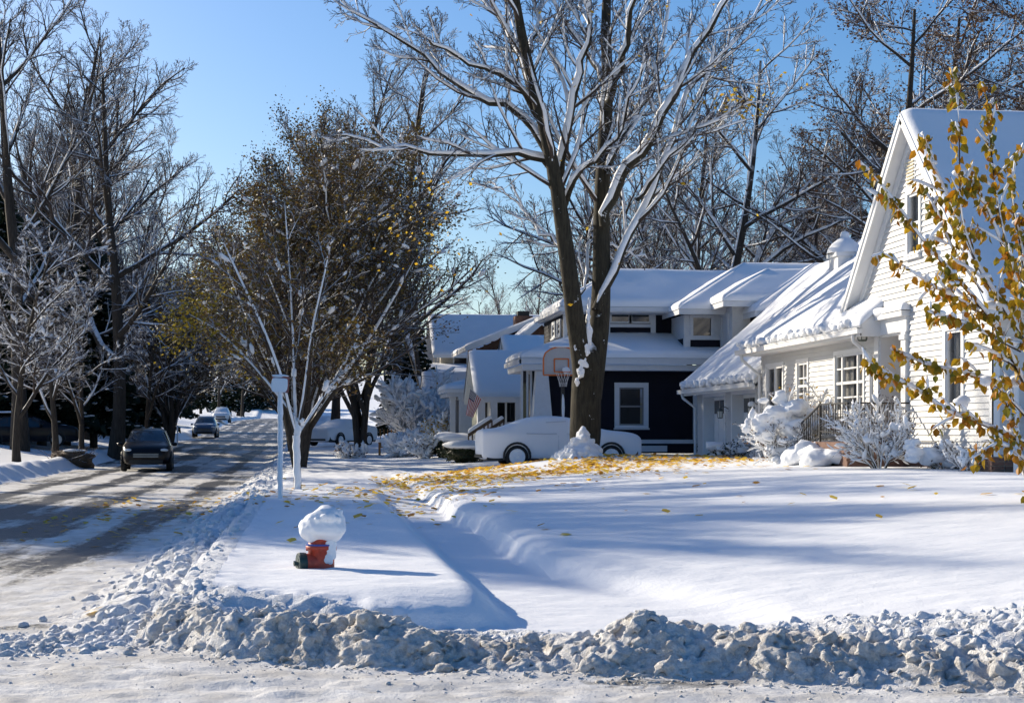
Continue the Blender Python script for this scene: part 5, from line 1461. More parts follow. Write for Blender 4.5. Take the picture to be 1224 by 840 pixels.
# brown gables: ridge along the street, shingled ends face us
def brown_gable(xl, yl, xp, yp, xr_, yr_, Z, name):
    """gable end through photograph points: left foot, peak, right foot"""
    a, b, c = P(xl, yl, Z), P(xp, yp, Z), P(xr_, yr_, Z)
    mb = MB(); zb = 1.5
    mb.prism([a + (.5, 0, -.1), b - (0, 0, .1), c + (-.3, 0, -.1), (c[0] - .3, c[1], zb), (a[0] + .5, a[1], zb)], (0, .2, 0))
    w_ = mb.build("gable_end", M['brown'], hp)
    n = int((b[2] - zb) / .17)
    mb = MB()
    for i in range(n):          # shingle courses as raised strips
        z = zb + i * .17
        f = lambda zz, p, q: p[0] + (q[0] - p[0]) * np.clip((zz - p[2]) / (q[2] - p[2]), 0, 1)
        l, r_ = f(z + .2, a + (.5, 0, 0), b), f(z + .2, c - (.3, 0, 0), b)
        if r_ - l > .2: mb.hexa([(l, a[1] - .02, z), (r_, a[1] - .02, z), (r_, a[1], z), (l, a[1], z), (l, a[1] - .004, z + .17), (r_, a[1] - .004, z + .17), (r_, a[1], z + .17), (l, a[1], z + .17)])
    mb.build("shingle_course", M['brown'], w_, kind="stuff")
    d = np.array((0, 7.0, 0)); o = np.array((0, -.45, 0))
    roof_plane(hp, "roof", [a + d, a + o, b + o, b + d], .14, .17, 'white', 14, 14, .16)
    roof_plane(hp, "roof", [c + o, c + d, b + d, b + o], .14, .17, 'white', 14, 14, .16)
    mb = MB(); mb.bar(a + o - (0, .03, .06), b + o - (0, .03, .06), .05, .26); mb.bar(b + o - (0, .03, .06), c + o - (0, .03, .06), .05, .26); mb.build("rake_board", M['white'], hp)
brown_gable(555, 416, 645, 380, 745, 418, 78, 'a')
brown_gable(598, 424, 646, 383, 694, 424, 74, 'b')
mb = MB(); 
for x in (562, 577): c = P(x, 415, 78.6); mb.bar(c, c - (0, 0, 1.8), .22, .22)
mb.build("corner_post", M['orange_wood'], hp)
mb = MB(); c = P(625, 384, 84); mb.box(c - (.45, .45, 1.2), c + (.45, .45, .25)); chm = mb.build("chimney", M['brick'], hp); mb = MB(); mb.box(c + (-.3, -.3, .25), c + (.3, .3, .5)); mb.build("chimney_cap", M['iron'], chm)
# beige gabled house
Zb = 98.0
xc, yc = P(527, 0, Zb)[:2]
bh = gable_house("beige_house", "beige house with big blue shaded snowy roof and gable end", xc, xc + 14, yc, yc + 6.5, 1.6, nZ(421, Zb), nZ(380, Zb + 3), 'beige', 'x', .5)
Fz = Face((0, yc, 0), (1, 0, 0), (0, -1, 0)); Fzl = Face((xc, 0, 0), (0, 1, 0), (-1, 0, 0))
window(bh, Fz, P(543, 0, Zb)[0], P(558, 0, Zb)[0], nZ(436, Zb), nZ(424, Zb), trim=.08, sub_=False, glass='dglass')
for k in (0.9, 3.0): window(bh, Fzl, yc + k, yc + k + .8, nZ(434, Zb), nZ(424, Zb), trim=.1, sub_=False, glass='dglass')
c0, c1 = P(511, 449, Zb - 4), P(566, 449, Zb - 4)
roof_plane(bh, "lower_roof", [c0, c1, (c1[0], yc, nZ(437, Zb)), (c0[0], yc, nZ(437, Zb))], .15, .2, 'white', 20, 10)
mb = MB(); mb.box((c0[0] + .3, c0[1] + .4, 1.2), (c1[0], yc, c0[2] - .15)); mb.build("lower_wall", M['beige'], bh)
# little gabled porch
Zq = 84.0
c = P(514, 0, Zq); eq, rq = nZ(474, Zq), nZ(450, Zq + 1.5)
ph = gable_house("porch_gable", "small gabled porch roof strewn with leaves beside the beige house", c[0], c[0] + 2.6, c[1], c[1] + 3, nZ(462, Zq), eq, rq, 'greyh', 'x', .3)
ph["category"] = "porch"; ph["group"] = "houses up the street"
for x in (520, 532): k = P(x, 0, Zq); mb = MB(); mb.box((k[0] - .12, k[1] - .3, .8), (k[0] + .12, k[1] - .06, eq)); mb.build("porch_column", M['white'], ph)
# far roof
Zr_ = 125.0
c = P(470, 0, Zr_)
gable_house("far_house", "distant house with shaded snowy roof behind the pine", c[0], c[0] + 8, c[1], c[1] + 7, 1.5, nZ(428, Zr_), nZ(405, Zr_ + 3), 'beige', 'x', .5)
# house across the street at the frame edge
c = P(20, 0, 78)
gable_house("shaded_house", "dark shaded house with snowy roof at the left frame edge", c[0] - 10, c[0], c[1], c[1] + 8, hz(c[0], c[1]), nZ(503, 78), nZ(455, 80), 'greyh', 'x', .5, windows=(('r', c[0] - 3, c[0] - 1.8, nZ(516, 78), nZ(507, 78)),))
# ------------------------------------------------------------------ vehicles
def local_thing(name, loc, rz, label, cat, group=None):
    o = thing(name, loc, label, cat, group, rz); OFF[o.name] = np.zeros(3); return o

def car(name, loc, rz, label, kind='suv', paint='carblack', glass='caglass', group=None, snow=False, cap=True, wheels=True):
    """front towards local +x"""
    o = local_thing(name, loc, rz, label, "car", group)
    if kind == 'suv':
        L, W = 4.55, 1.86
        X = [-2.27, -2.24, -2.10, -1.85, -1.55, -1.1, -.6, 0, .35, .6, .85, 1.1, 1.35, 1.7, 2.0, 2.18, 2.26]
        T = [.80, 1.02, 1.20, 1.46, 1.57, 1.62, 1.63, 1.60, 1.55, 1.44, 1.28, 1.13, 1.06, 1.02, .94, .82, .66]
        B = [.78, .98, .99, 1.0, 1.0, .99, .98, .97, .96, .96, .96, .97, .97, .95, .88, .78, .62]
        Wd = [.74, .82, .88, .91, .93, .93, .93, .93, .93, .93, .93, .93, .92, .90, .84, .74, .62]
        S = [.42, .36, .32, .28] + [.26] * 9 + [.26, .26, .28, .34]
        win = (2, 10); shield = (8, 11); rear = (1, 3)
    else:
        L, W = 4.8, 1.82
        X = [-2.40, -2.37, -2.25, -2.0, -1.75, -1.45, -1.05, -.6, -.1, .35, .65, .95, 1.2, 1.5, 1.85, 2.15, 2.33, 2.40]
        T = [.92, 1.04, 1.08, 1.10, 1.15, 1.25, 1.40, 1.46, 1.46, 1.42, 1.32, 1.18, 1.08, 1.04, 1.01, .96, .88, .76]
        B = [.86, .96, .98, .98, .97, .96, .95, .94, .93, .92, .92, .93, .94, .94, .92, .88, .82, .72]
        Wd = [.78, .84, .88, .90, .90, .91, .91, .91, .91, .91, .91, .91, .90, .90, .88, .84, .78, .70]
        S = [.36, .30, .26] + [.24] * 12 + [.24, .26, .30]
        win = (4, 10); shield = (9, 12); rear = (3, 6)
    X, T, B, Wd, S = map(np.array, (X, T, B, Wd, S))
    if snow: T = T + .07; Wd = Wd + .03; B = np.minimum(B + .06, T - .02)
    rings = []
    for x, zt, zb, w, s in zip(X, T, B, Wd, S):
        cab = np.clip((zt - zb) / .5, 0, 1); wt = w * (.90 - .20 * cab)
        half = [(0, s), (w * .80, s), (w * .95, s + .08), (w, s + (zb - s) * .45), (w * .985, zb - (zb - s) * .12), (w * .95, zb), (wt, zt - .02 - .06 * cab), (wt * .80, zt), (0, zt + .02)]
        ring = [(x, y, z) for y, z in half] + [(x, -y, z) for y, z in half[-2:0:-1]]
        rings.append(ring)
    n = len(rings[0]); V = np.array(rings).reshape(-1, 3); m = len(rings)
    body, gl = [], []
    for i in range(m - 1):
        for k in range(n):
            q = (i * n + k, i * n + (k + 1) % n, (i + 1) * n + (k + 1) % n, (i + 1) * n + k)
            kk = k if k < 8 else n - 1 - k
            g = (kk == 5 and win[0] <= i < win[1]) or (kk in (6, 7) and (shield[0] <= i < shield[1] or rear[0] <= i < rear[1]))
            (gl if g else body).append(q)
    caps = []
    for i0, flip in ((0, 1), ((m - 1) * n, 0)):
        c = len(V); V = np.vstack([V, V[i0:i0 + n].mean(axis=0)])
        for k in range(n): t = (i0 + k, i0 + (k + 1) % n, c); caps.append(t[::-1] if flip else t)
    if snow:
        sv = V.copy(); sv += (lump(sv * 2.6, 1.0) * .035)[:, None] * (0.3, 0.5, 1)
        me = make_mesh("body", sv, [np.array(body + gl), np.array(caps)], [M['snow']], None, True)
        b = link("body", me, o); md = b.modifiers.new("sub", 'SUBSURF'); md.levels = md.render_levels = 2
        # what shows of the paintwork below the snow
        for sy in (-1, 1):      # glass edges and door gaps showing as faint lines through the snow
            mb = MB()
            yb, yt_ = sy * .90, sy * .70
            for pts in ([(-1.1, yb * 1.005, 1.02), (-.6, yb * 1.005, 1.0), (-.2, yb * 1.005, 1.01)], [(-.15, sy * .938, .55), (-.15, sy * .938, .7), (-.15, yb, .95)], [(.1, yb, 1.01), (.5, yb, 1.0)], [(-.5, sy * .74, 1.34), (.1, sy * .73, 1.37)]): mb.tube(pts, .016, 5)
            mb.build("door_seam", M['seam_grey'], o, True)
        mb = MB(); mb.box((-2.25, -.82, .22), (2.25, .82, .5)); mb.build("underbody", M['plastic'], o)
        mb = MB(); mb.box((-2.42, -.7, .30), (-2.30, .7, .40)); mb.box((2.34, -.6, .30), (2.42, .6, .40)); mb.build("bumper", M['plastic'], o)
    else:
        b = link("body", make_mesh("body", V, [np.array(body), np.array(caps)], [M[paint]], None, True), o)
        link("windows", make_mesh("windows", V, [np.array(gl)], [M[glass]], None, True), o)
    for sx in (-1.38, 1.42):
        for sy in (-1, 1):
            y = sy * (W / 2 - (.035 if snow else .09))
            mb = MB(); mb.lathe([(.001, -.085), (.24, -.085), (.25, -.11), (.30, -.11), (.335, -.08), (.335, .08), (.30, .11), (.25, .11), (.24, .085), (.001, .085)], (sx, y, .335), 'y', 20); w = mb.build("wheel", M['tyre'], o, True)
            mb = MB(); s_ = sy * .115
            k_ = 1.0
            mb.lathe([(.001, s_), (.05, s_), (.07, s_ * .86), (.17, s_ * .86), (.20 * k_, s_ * .98), (.225 * k_, s_ * .97), (.24 * k_, s_ * .8)], (sx, y, .335), 'y', 20); mb.build("rim", M['snow' if snow else 'rim'], w)
            mb = MB(); mb.tube([(sx + .385 * math.cos(a_), sy * (W / 2 + (.04 if snow else -.02)), .35 + .385 * math.sin(a_)) for a_ in np.linspace(-.25, math.pi + .25, 15)], .036, 6); mb.build("wheel_arch", M['plastic'], o)
    if not snow:
        for sy in (-1, 1):
            mb = MB(); mb.blob((2.10, sy * .66, .80), (.14, .17, .065), 2, 0, 0); mb.build("headlight", M['lamp'], o, True)
            mb = MB(); mb.blob((.72, sy * 1.02, 1.02), (.09, .12, .075), 2, 1, .05); mb.build("mirror", M[paint], o, True)
            mb = MB(); mb.blob((-2.2, sy * .72, .9), (.07, .12, .13), 2, 0, 0); mb.build("tail_light", M['red'], o, True)
        mb = MB(); mb.box((2.16, -.48, .52), (2.285, .48, .70)); g_ = mb.build("grille", M['plastic'], o)
        for k in range(3): mb = MB(); mb.box((2.285, -.46, .545 + k * .05), (2.292, .46, .56 + k * .05)); mb.build("grille_bar", M['rim'], g_)
        mb = MB(); mb.box((2.24, -.62, .30), (2.30, .62, .44)); mb.build("bumper", M['plastic'], o)
        if cap:
            mb = MB(); slab(mb, (-1.7, -.62, 1.55), (.05, -.62, 1.58), (.05, .62, 1.58), (-1.7, .62, 1.55), .09, 20, 14, .12, .02); slab(mb, (1.25, -.7, 1.0), (1.9, -.66, .97), (1.9, .66, .97), (1.25, .7, 1.0), .05, 14, 14, .1, .02); mb.build("roof_snow", M['snow'], o, True)
    return o

RZ_ON = -math.pi / 2        # facing us down the street
def on_road(x, Z):
    p = P(x, HOR, Z); return (p[0], p[1], hz(p[0], p[1]) - .01)
car("oncoming_car", on_road(177, 63.5), RZ_ON + .06, "dark maroon black car driving towards us on the street", 'suv', 'carblack', cap=False)
car("parked_car", on_road(246, 128), RZ_ON, "small silver blue car parked at the far left kerb", 'suv', 'carsilver')
car("parked_car", (lambda p: (p[0], p[1], p[2] - .02))(ground_at(265, 176)), RZ_ON, "distant white snow topped car farthest up the street", 'suv', 'carwhite', glass='carwhite')
sp = P(667, HOR, 48.6)
car("snowy_sedan", (sp[0], sp[1], hz(sp[0], sp[1]) - .14), 0.03, "sedan buried in snow parked in the driveway behind the maple trunk", 'sedan', snow=True)
for i, (x, Z, rz, l) in enumerate(((30, 76, .15, "dark car parked in the shade behind the thick trunk across the street"),)):
    car("parked_car", tuple(ground_at(x, Z)), rz, l, 'sedan', 'carblack')
car("snowy_car", tuple(ground_at(408, 92)), -2.2, "dark car with snow covered windshield parked beyond the many stemmed tree", 'sedan', snow=True)
car("snowy_car", tuple(ground_at(385, 112)), -2.0, "farther snow covered car up the street beside the snow bank", 'sedan', snow=True)

# ------------------------------------------------------------------ fire hydrant with a big snow cap
hyp = P(384, HOR, 14.3); hx, hy = hyp[0], hyp[1]; g = hz(hx, hy) - .045
hy_ = thing("fire_hydrant", (hx, hy, g), "red fire hydrant with dark green cap under a ball of snow", "hydrant")
c = np.array((hx, hy, g))
mb = MB(); mb.lathe([(.13, -.25), (.13, .0), (.115, .02), (.115, .20), (.135, .21), (.135, .24), (.115, .25), (.10, .30), (.001, .33)], c, n=22); mb.build("barrel", M['red'], hy_, True)
mb = MB(); mb.lathe([(.112, .235), (.137, .241), (.137, .252), (.112, .256)], c, n=22); mb.build("band", M['blue'], hy_)
# pumper nozzle towards the street and its cap with operating nut
nz = c + (-.02, -.03, .09)
ang = math.radians(200)
def nozzle(dirx, diry, r, l, cap_r, mat, nut=True):
    d = np.array((dirx, diry, 0)); d /= np.linalg.norm(d)
    mb = MB(); mb.tube([nz, nz + d * l], [r, r], 18); mb.build("nozzle", M['red'], hy_, True)
    mb = MB(); e = nz + d * l
    mb.tube([e - d * .005, e + d * .015, e + d * .055, e + d * .065], [cap_r * .96, cap_r, cap_r, cap_r * .92], 22)
    cp = mb.build("nozzle_cap", M[mat], hy_, False)
    mb = MB(); mb.tube([e + d * .06, e + d * .10], [.028, .024], 5); mb.tube([e + d * .06, e + d * .068], [cap_r * .55, cap_r * .5], 16); mb.build("nut", M[mat], cp)
nozzle(-1, -.25, .085, .125, .095, 'green_cap')
mb = MB()
for k_ in range(8):
    a_ = k_ * math.pi / 4; mb.tube([c + (math.cos(a_) * .123, math.sin(a_) * .123, .195), c + (math.cos(a_) * .123, math.sin(a_) * .123, .252)], .012, 6)
mb.build("bolts", M['red'], hy_, kind="stuff")
mb = MB()
mb.blob(c + (.03, -.02, .40), (.195, .19, .15), 3, 3, .13, 2.0)
mb.blob(c + (.05, -.02, .47), (.15, .15, .125), 3, 5, .13, 2.0); mb.blob(c + (-.08, -.03, .37), (.11, .12, .10), 3, 7, .16, 2.2)
for k_ in range(9):
    a_ = rng.uniform(0, 6.28); z_ = rng.uniform(-.6, .9); mb.blob(c + (.03 + .18 * math.cos(a_) * math.sqrt(1 - z_ * z_ * .8), -.02 + .17 * math.sin(a_) * math.sqrt(1 - z_ * z_ * .8), .42 + .14 * z_), rng.uniform(.02, .05), 2, k_, .3)
mb.fuse(0.011, .006, 12, .002, 50, .012, 5)
mb.build("snow_ball", M['snow'], hy_, True)
mb = MB(); mb.blob(c + (.07, -.07, .22), (.07, .06, .10), 3, 4, .25, 2.2); mb.blob(c + (.06, -.095, .13), (.045, .03, .05), 3, 8, .3, 2.4); mb.fuse(0.008, .006, 18, .002, 60)
mb.build("clinging_snow", M['snow'], hy_, True)
mb = MB(); mb.blob(c + (.06, -.05, -.03), (.30, .24, .085), 3, 2, .15); mb.build("base_snow", M['snow'], hy_, True)

# ------------------------------------------------------------------ snow plastered signpost
sp_ = P(335, HOR, 29.0); g = hz(sp_[0], sp_[1])
sg = thing("street_sign", (sp_[0], sp_[1], g), "white snow plastered signpost with small square sign beside the street", "sign")
b = np.array((sp_[0], sp_[1], g)); ht = 2.05
mb = MB(); mb.bar(b - (0, 0, .3), b + (0.02, 0, ht), .05, .05); mb.build("post", M['steel'], sg)
mb = MB(); pts = [b + (0, -.03, z) for z in np.linspace(-.05, ht - .05, 26)]
mb.tube(np.array(pts) + rng.normal(0, .004, (26, 3)), .045 + rng.uniform(-.006, .010, 26), 9); mb.build("post_snow", M['snow'], sg, True)
Fsn = Face((b[0], b[1] - .045, 0), (0.97, -.24, 0), (-.24, -.97, 0))
zc = b[2] + ht - .05
mb = MB(); mb.hexa([Fsn.p(-.16, zc - .10, 0), Fsn.p(.15, zc - .13, 0), Fsn.p(.15, zc - .13, .012), Fsn.p(-.16, zc - .10, .012), Fsn.p(-.15, zc + .18, 0), Fsn.p(.17, zc + .16, 0), Fsn.p(.17, zc + .16, .012), Fsn.p(-.15, zc + .18, .012)])
pn = mb.build("sign_panel", M['signred'], sg)
mb = MB(); mb.boxblob(Fsn.p(0, zc + .01, .022), (.145, .028, .125), 3, .12)
mb.blob(Fsn.p(0.0, zc + .175, .0), (.15, .035, .03), 2, 6, .25); mb.blob(Fsn.p(-.05, zc - .06, .02), (.07, .02, .05), 2, 2, .3); mb.build("sign_snow", M['snow'], pn, True)

# ------------------------------------------------------------------ small snow coated tree in the parkway strip
tK = Tree(303); kb_ = ground_at(355, 35.0)
def k_px(pts, r0, r1, dz=0):
    q = np.array([P(x, y, 35.0 + dz * i / (len(pts) - 1)) for i, (x, y) in enumerate(pts)]); k = 10
    f = np.linspace(0, len(q) - 1, k); q = np.stack([np.interp(f, np.arange(len(q)), q[:, i]) for i in range(3)], 1)
    return q, np.linspace(r0, r1, k)
SPEC_K = {1: (8, .3, .6, .45, .12, .06, 5), 2: (6, .2, .6, .5, .15, .05, 4), 3: (4, .1, .6, .5, .15, .03, 3)}
for pts, r0, r1, dz, l in (([(356, 590), (355, 550), (354, 520)], .085, .075, 0, 0), ([(354, 522), (346, 490), (338, 455), (318, 400), (290, 340), (262, 280)], .055, .012, -1.0, 1),
                           ([(354, 522), (352, 470), (350, 400), (346, 320), (340, 240)], .055, .012, .8, 1), ([(355, 520), (364, 470), (372, 400), (388, 330), (400, 270)], .055, .012, -.6, 1),
                           ([(356, 520), (380, 485), (395, 462), (410, 438), (430, 400)], .05, .010, .5, 1), ([(353, 500), (330, 470), (296, 430), (260, 395), (225, 375)], .04, .009, 1.0, 1)):
    q, r = k_px(pts, r0, r1, dz); tK.add(q, r, l)
    if l: tK.grow(q, r, 1, SPEC_K)
q_, r_ = k_px([(356, 590), (355, 550), (354, 520)], .085, .075)
yt = thing("young_tree", kb_, "young snow coated tree forking low beside the white signpost", "tree")
link("trunk", shifted(tK.mesh("trunk", {0, 1}, SIDES, M['bark_snowy']), kb_), yt)
link("crown", shifted(tK.mesh("crown", {2, 3, 4}, SIDES, M['twig'], .008), kb_), yt)
link("branch_snow", shifted(tK.snow("branch_snow", {0, 1}, .010, gap=.05, th=1.0), kb_), yt, kind="stuff")
link("snow_clumps", shifted(tK.blobs("snow_clumps", {1, 2}, 36, .03, .07), kb_), yt, kind="stuff")
_R = tK.R
_lp = np.vstack([P(x_, y_, 35.5) + _R.normal(0, s__, (n__, 3)) for x_, y_, s__, n__ in ((235, 385, .35, 420), (215, 375, .28, 260), (260, 345, .4, 260), (290, 420, .35, 160), (205, 400, .25, 160))])
link("golden_leaves", leaf_cloud("golden_leaves", _lp - kb_, .075, M['leaf_mustard'], _R), yt, kind="stuff")
link("leaves", shifted(tK.leaves("leaves", {2, 3, 4}, 3600, .085, M['leaf_olive'], .14), kb_), yt, kind="stuff")
mb = MB(); c = P(355, 512, 34.95); mb.blob(c, (.09, .07, .20), 3, 3, .3); mb.blob(P(359, 503, 34.95), (.10, .07, .10), 3, 4, .35); mb.blob(P(351, 500, 34.95), (.06, .06, .12), 3, 6, .3)
for i_ in range(7): mb.blob(P(392 + i_ * 4, 466 - i_ * 4.6, 35.2 + i_ * .03), (.075, .06, .05), 2, 5 + i_, .3)
mb.tube(q_ + np.array((0, -.035, 0)) + rng.normal(0, .006, q_.shape), .075 + rng.uniform(-.008, .012, len(q_)), 9)
mb.build("crotch_snow", M['snow'], yt, True, kind="stuff")

# ------------------------------------------------------------------ basketball hoop behind the sedan
Zh = 50.3
hb = ground_at(676, Zh)
bb = thing("basketball_hoop", hb, "basketball backboard with orange edge half hidden by the maple trunk", "hoop")
c = P(671, 432, Zh)
out = [(-.56, -.42), (.56, -.42), (.56, .10), (.50, .26), (.34, .38), (.12, .45), (-.12, .45), (-.34, .38), (-.50, .26), (-.56, .10)]
mb = MB(); mb.prism([c + (x, 0, z) for x, z in out], (0, .04, 0)); bd = mb.build("backboard", M['acrylic'], bb)
mb = MB()
for (a, b_) in zip(out, out[1:] + out[:1]): mb.bar(c + (a[0], -.012, a[1]), c + (b_[0], -.012, b_[1]), .03, .045)
for (a, b_) in (((-.22, -.32), (.22, -.32)), ((.22, -.32), (.22, .08)), ((.22, .08), (-.22, .08)), ((-.22, .08), (-.22, -.32))): mb.bar(c + (a[0], -.012, a[1]), c + (b_[0], -.012, b_[1]), .03, .04)
mb.build("border", M['orange'], bd)
mb = MB(); a = np.linspace(0, 6.283, 21); mb.tube([c + (.23 * math.cos(t), -.35 + .23 * math.sin(t), -.34) for t in a], .012, 6); mb.bar(c + (0, -.12, -.34), c + (0, 0, -.34), .08, .04); rm = mb.build("rim", M['orange'], bb)
mb = MB()
for t in np.linspace(0, 6.283, 13)[:-1]: mb.tube([c + (.23 * math.cos(t), -.35 + .23 * math.sin(t), -.35), c + (.13 * math.cos(t + .4), -.35 + .13 * math.sin(t + .4), -.62), c + (.11 * math.cos(t), -.35 + .11 * math.sin(t), -.78)], .006, 4)
mb.build("net", M['flag_white'], rm)
mb = MB(); top = c + (.1, .35, -.2); mb.bar((top[0], top[1], hb[2]), top, .10, .10); mb.bar(top, c + (.1, .04, .15), .06); mb.bar(top - (0, 0, .3), c + (.1, .04, -.3), .06); mb.build("pole", M['iron'], bb)
mb = MB(); mb.blob(c + (.10, -.3, -.28), (.13, .12, .12), 2, 2, .2); mb.blob(c + (0, 0, .46), (.4, .04, .035), 2, 3, .2); mb.blob((top[0], top[1] - .06, 2.3), (.05, .03, .5), 2, 1, .3); mb.build("hoop_snow", M['snow'], bb, True, kind="stuff")

# ------------------------------------------------------------------ flag on the porch
Zf = 61.0
h0, h1, f0, f1 = P(562.5, 464, Zf), P(575.5, 476, Zf), P(557.0, 496, Zf), P(565, 499, Zf)
fl = thing("flag", (h1[0], h1[1], h1[2]), "striped flag with dark blue canton hanging from the porch column", "flag")
mb = MB(); mb.tube([h0 + (h0 - h1) * .12, P(580, 481, Zf)], .014, 6); mb.build("flagpole", M['white'], fl)
mb = MB(); nu, nv_ = 13, 16
U, V = np.meshgrid(np.linspace(0, 1, nu + 1), np.linspace(0, 1, nv_ + 1), indexing='ij')
Q = (h0 * (1 - U[..., None]) + h1 * U[..., None]) * (1 - V[..., None]) + (f0 * (1 - U[..., None]) + f1 * U[..., None]) * V[..., None]
Q[..., 1] += .05 * np.sin(U * 9 + V * 3) * V
for i in range(nu):
    for j in range(nv_):
        mb.m = 2 if (i < 7 and j < 6) else i % 2 and 1 or 0
        mb.quad(Q[i, j], Q[i + 1, j], Q[i + 1, j + 1], Q[i, j + 1])
mb.build("cloth", [M['flag_red'], M['flag_white'], M['flag_blue']], fl)
mb = MB()
for i in range(5):
    for j in range(5):
        u, v = (.8 + i * 1.25) / 13, (.7 + j * 1.05) / 16
        p = (h0 * (1 - u) + h1 * u) * (1 - v) + (f0 * (1 - u) + f1 * u) * v + (0, -.06, 0)
        pts = [p + (.030 * (1 if k % 2 == 0 else .45) * math.sin(k * math.pi / 5), 0, .030 * (1 if k % 2 == 0 else .45) * math.cos(k * math.pi / 5)) for k in range(10)]
        mb.prism(pts, (0, .004, 0))
mb.build("stars", M['flag_white'], fl)

# ------------------------------------------------------------------ shrubs
def shrub(name, loc, label, seed, stems, h, spread, spec, leaf=None, blobs=0, br=(.04, .10), bark='bark_snowy', twig='twig', snow_th=0.85, group="shrubs by the houses", clump=()):
    t = Tree(seed); R = t.R
    for i in range(stems):
        a = i * 6.283 / stems + R.uniform(-.4, .4); d = norm(np.array((math.cos(a) * spread, math.sin(a) * spread, 1.0)))
        pts, _ = limb_path(np.array((math.cos(a) * .06, math.sin(a) * .06, -.12)), d, h * R.uniform(.75, 1.1), 7, .10, .02, R)
        r = np.linspace(.022, .007, 7); t.add(pts, r, 1); t.grow(pts, r, 1, spec)
    o = thing(name, loc, label, "shrub", group)
    link("stems", t.mesh("stems", {1}, {1: 5}, M[bark]), o)
    link("crown", t.mesh("crown", {2, 3, 4}, SIDES, M[twig], .004), o)
    link("branch_snow", t.snow("branch_snow", {1, 2, 3}, .004, gap=-.2, th=snow_th), o, kind="stuff")
    if blobs: link("snow_clumps", t.blobs("snow_clumps", {1, 2, 3}, blobs, *br), o, kind="stuff")
    if leaf: link("leaves", t.leaves("leaves", {2, 3, 4}, leaf[0], leaf[1], M[leaf[2]], .06), o, kind="stuff")
    if len(clump):
        mb = MB()
        for (x, y, z, a, b_, c_, s_) in clump:
            mb.blob((x, y, z), (a * .8, b_ * .8, c_ * .8), 3, s_, .28, 2.2)
            for k_ in range(7): mb.blob((x + R.normal(0, a * .5), y + R.normal(0, b_ * .5), z + R.uniform(-.6, .6) * c_), R.uniform(.3, .55) * np.array((a, b_, c_)), 2, s_ + k_, .3, 2.2)
        mb.fuse(0.02, .022, 8, .009, 24)
        OFF_save = OFF[o.name]; OFF[o.name] = np.zeros(3); mb.build("snow_pillow", M['snow'], o, True, kind="stuff"); OFF[o.name] = OFF_save
    return o
SPEC_S = {1: (9, .15, .6, .5, .14, .05, 5), 2: (6, .15, .65, .55, .18, .03, 4), 3: (2, .15, .6, .55, .2, .02, 3)}
def at_gr(x, Z): return tuple(ground_at(x, Z))
shrub("vase_shrub", at_gr(1052, 30.6), "vase shaped snow crusted shrub in front of the door stoop", 501, 11, 1.35, .62, SPEC_S, (420, .05, 'leaf_russet'), 90, (.03, .06),
      clump=((.25, -.3, .75, .2, .17, .14, 1), (.5, -.35, .42, .17, .15, .12, 2), (-.3, -.3, .55, .16, .14, .11, 3), (.15, -.4, .3, .12, .1, .09, 4)))
shrub("round_shrub", at_gr(938, 35.6), "rounded shrub heaped with thick snow pillows beside the railing", 502, 10, 1.3, .7, SPEC_S, (220, .06, 'leaf_russet'), 60, (.05, .12),
      clump=((-.25, -.2, 1.05, .42, .34, .30, 1), (.2, -.2, 1.2, .36, .34, .26, 2), (-.5, -.2, .75, .28, .26, .34, 3), (.05, -.3, .8, .38, .3, .3, 4), (-.1, 0, 1.42, .26, .26, .17, 5), (.5, -.1, 1.0, .26, .26, .2, 6)))
shrub("brown_shrub", at_gr(968, 36.6), "brown leaved snowy shrub between windows and railing", 503, 8, 1.7, .42, SPEC_S, (420, .075, 'leaf_orange'), 60, (.03, .08))
shrub("low_shrub", at_gr(1125, 30.0), "low snow covered shrub under the gable window", 504, 8, .55, .9, SPEC_S, (120, .05, 'leaf_russet'), 40, (.03, .07),
      clump=((-.55, -.15, .28, .26, .2, .15, 1), (-.2, -.2, .22, .3, .22, .16, 2), (.3, -.2, .14, .22, .18, .13, 3), (.75, -.2, .16, .15, .13, .12, 4), (-.6, -.1, .46, .12, .12, .1, 5)))
shrub("low_shrub", at_gr(1160, 28.9), "small bare shrub with snow balls before the brick base", 505, 7, .6, .7, SPEC_S, (40, .05, 'leaf_russet'), 26, (.03, .06), clump=((-.2, -.15, .2, .12, .1, .09, 1), (.12, -.15, .2, .10, .09, .08, 2)))
shrub("low_shrub", at_gr(872, 45.0), "flattened snowy evergreen shrub beside the garage door", 506, 8, .6, 1.2, SPEC_S, (500, .08, 'hedge'), 30, (.04, .1), clump=((-.4, -.1, .3, .4, .3, .14, 1), (.5, -.1, .4, .45, .3, .16, 2), (.1, -.2, .2, .4, .3, .14, 3)))
def hedge(x, Z, w, h, label, seed):
    b = ground_at(x, Z); o = thing("evergreen_shrub", b, label, "shrub", "snow capped evergreens by the porch")
    R = np.random.default_rng(seed); OFF[o.name] = np.zeros(3)
    a = R.normal(0, 1, (1500, 3)); a /= np.linalg.norm(a, axis=1, keepdims=True); a *= R.uniform(.6, 1.02, (1500, 1))
    a = a * (w / 2, w / 2.4, h / 2) + (0, 0, h * .42); a = a[a[:, 2] > -.05]
    link("foliage", leaf_cloud("foliage", a, .10, M['hedge'], R), o)
    mb = MB(); mb.blob((0, 0, h * .40), (w * .42, w * .36, h * .42), 2, seed, .1); mb.build("core", M['hedge'], o)
    mb = MB(); mb.blob((0, 0, h * .80), (w * .48, w * .44, h * .24), 3, seed, .2, 1.6); mb.blob((w * .2, -.1, h * .7), (w * .3, w * .3, h * .22), 3, seed + 1, .2); mb.build("snow_cap", M['snow'], o, True)
hedge(535, 66, 1.3, 1.0, "dark clipped evergreen under snow below the columned porch", 1)
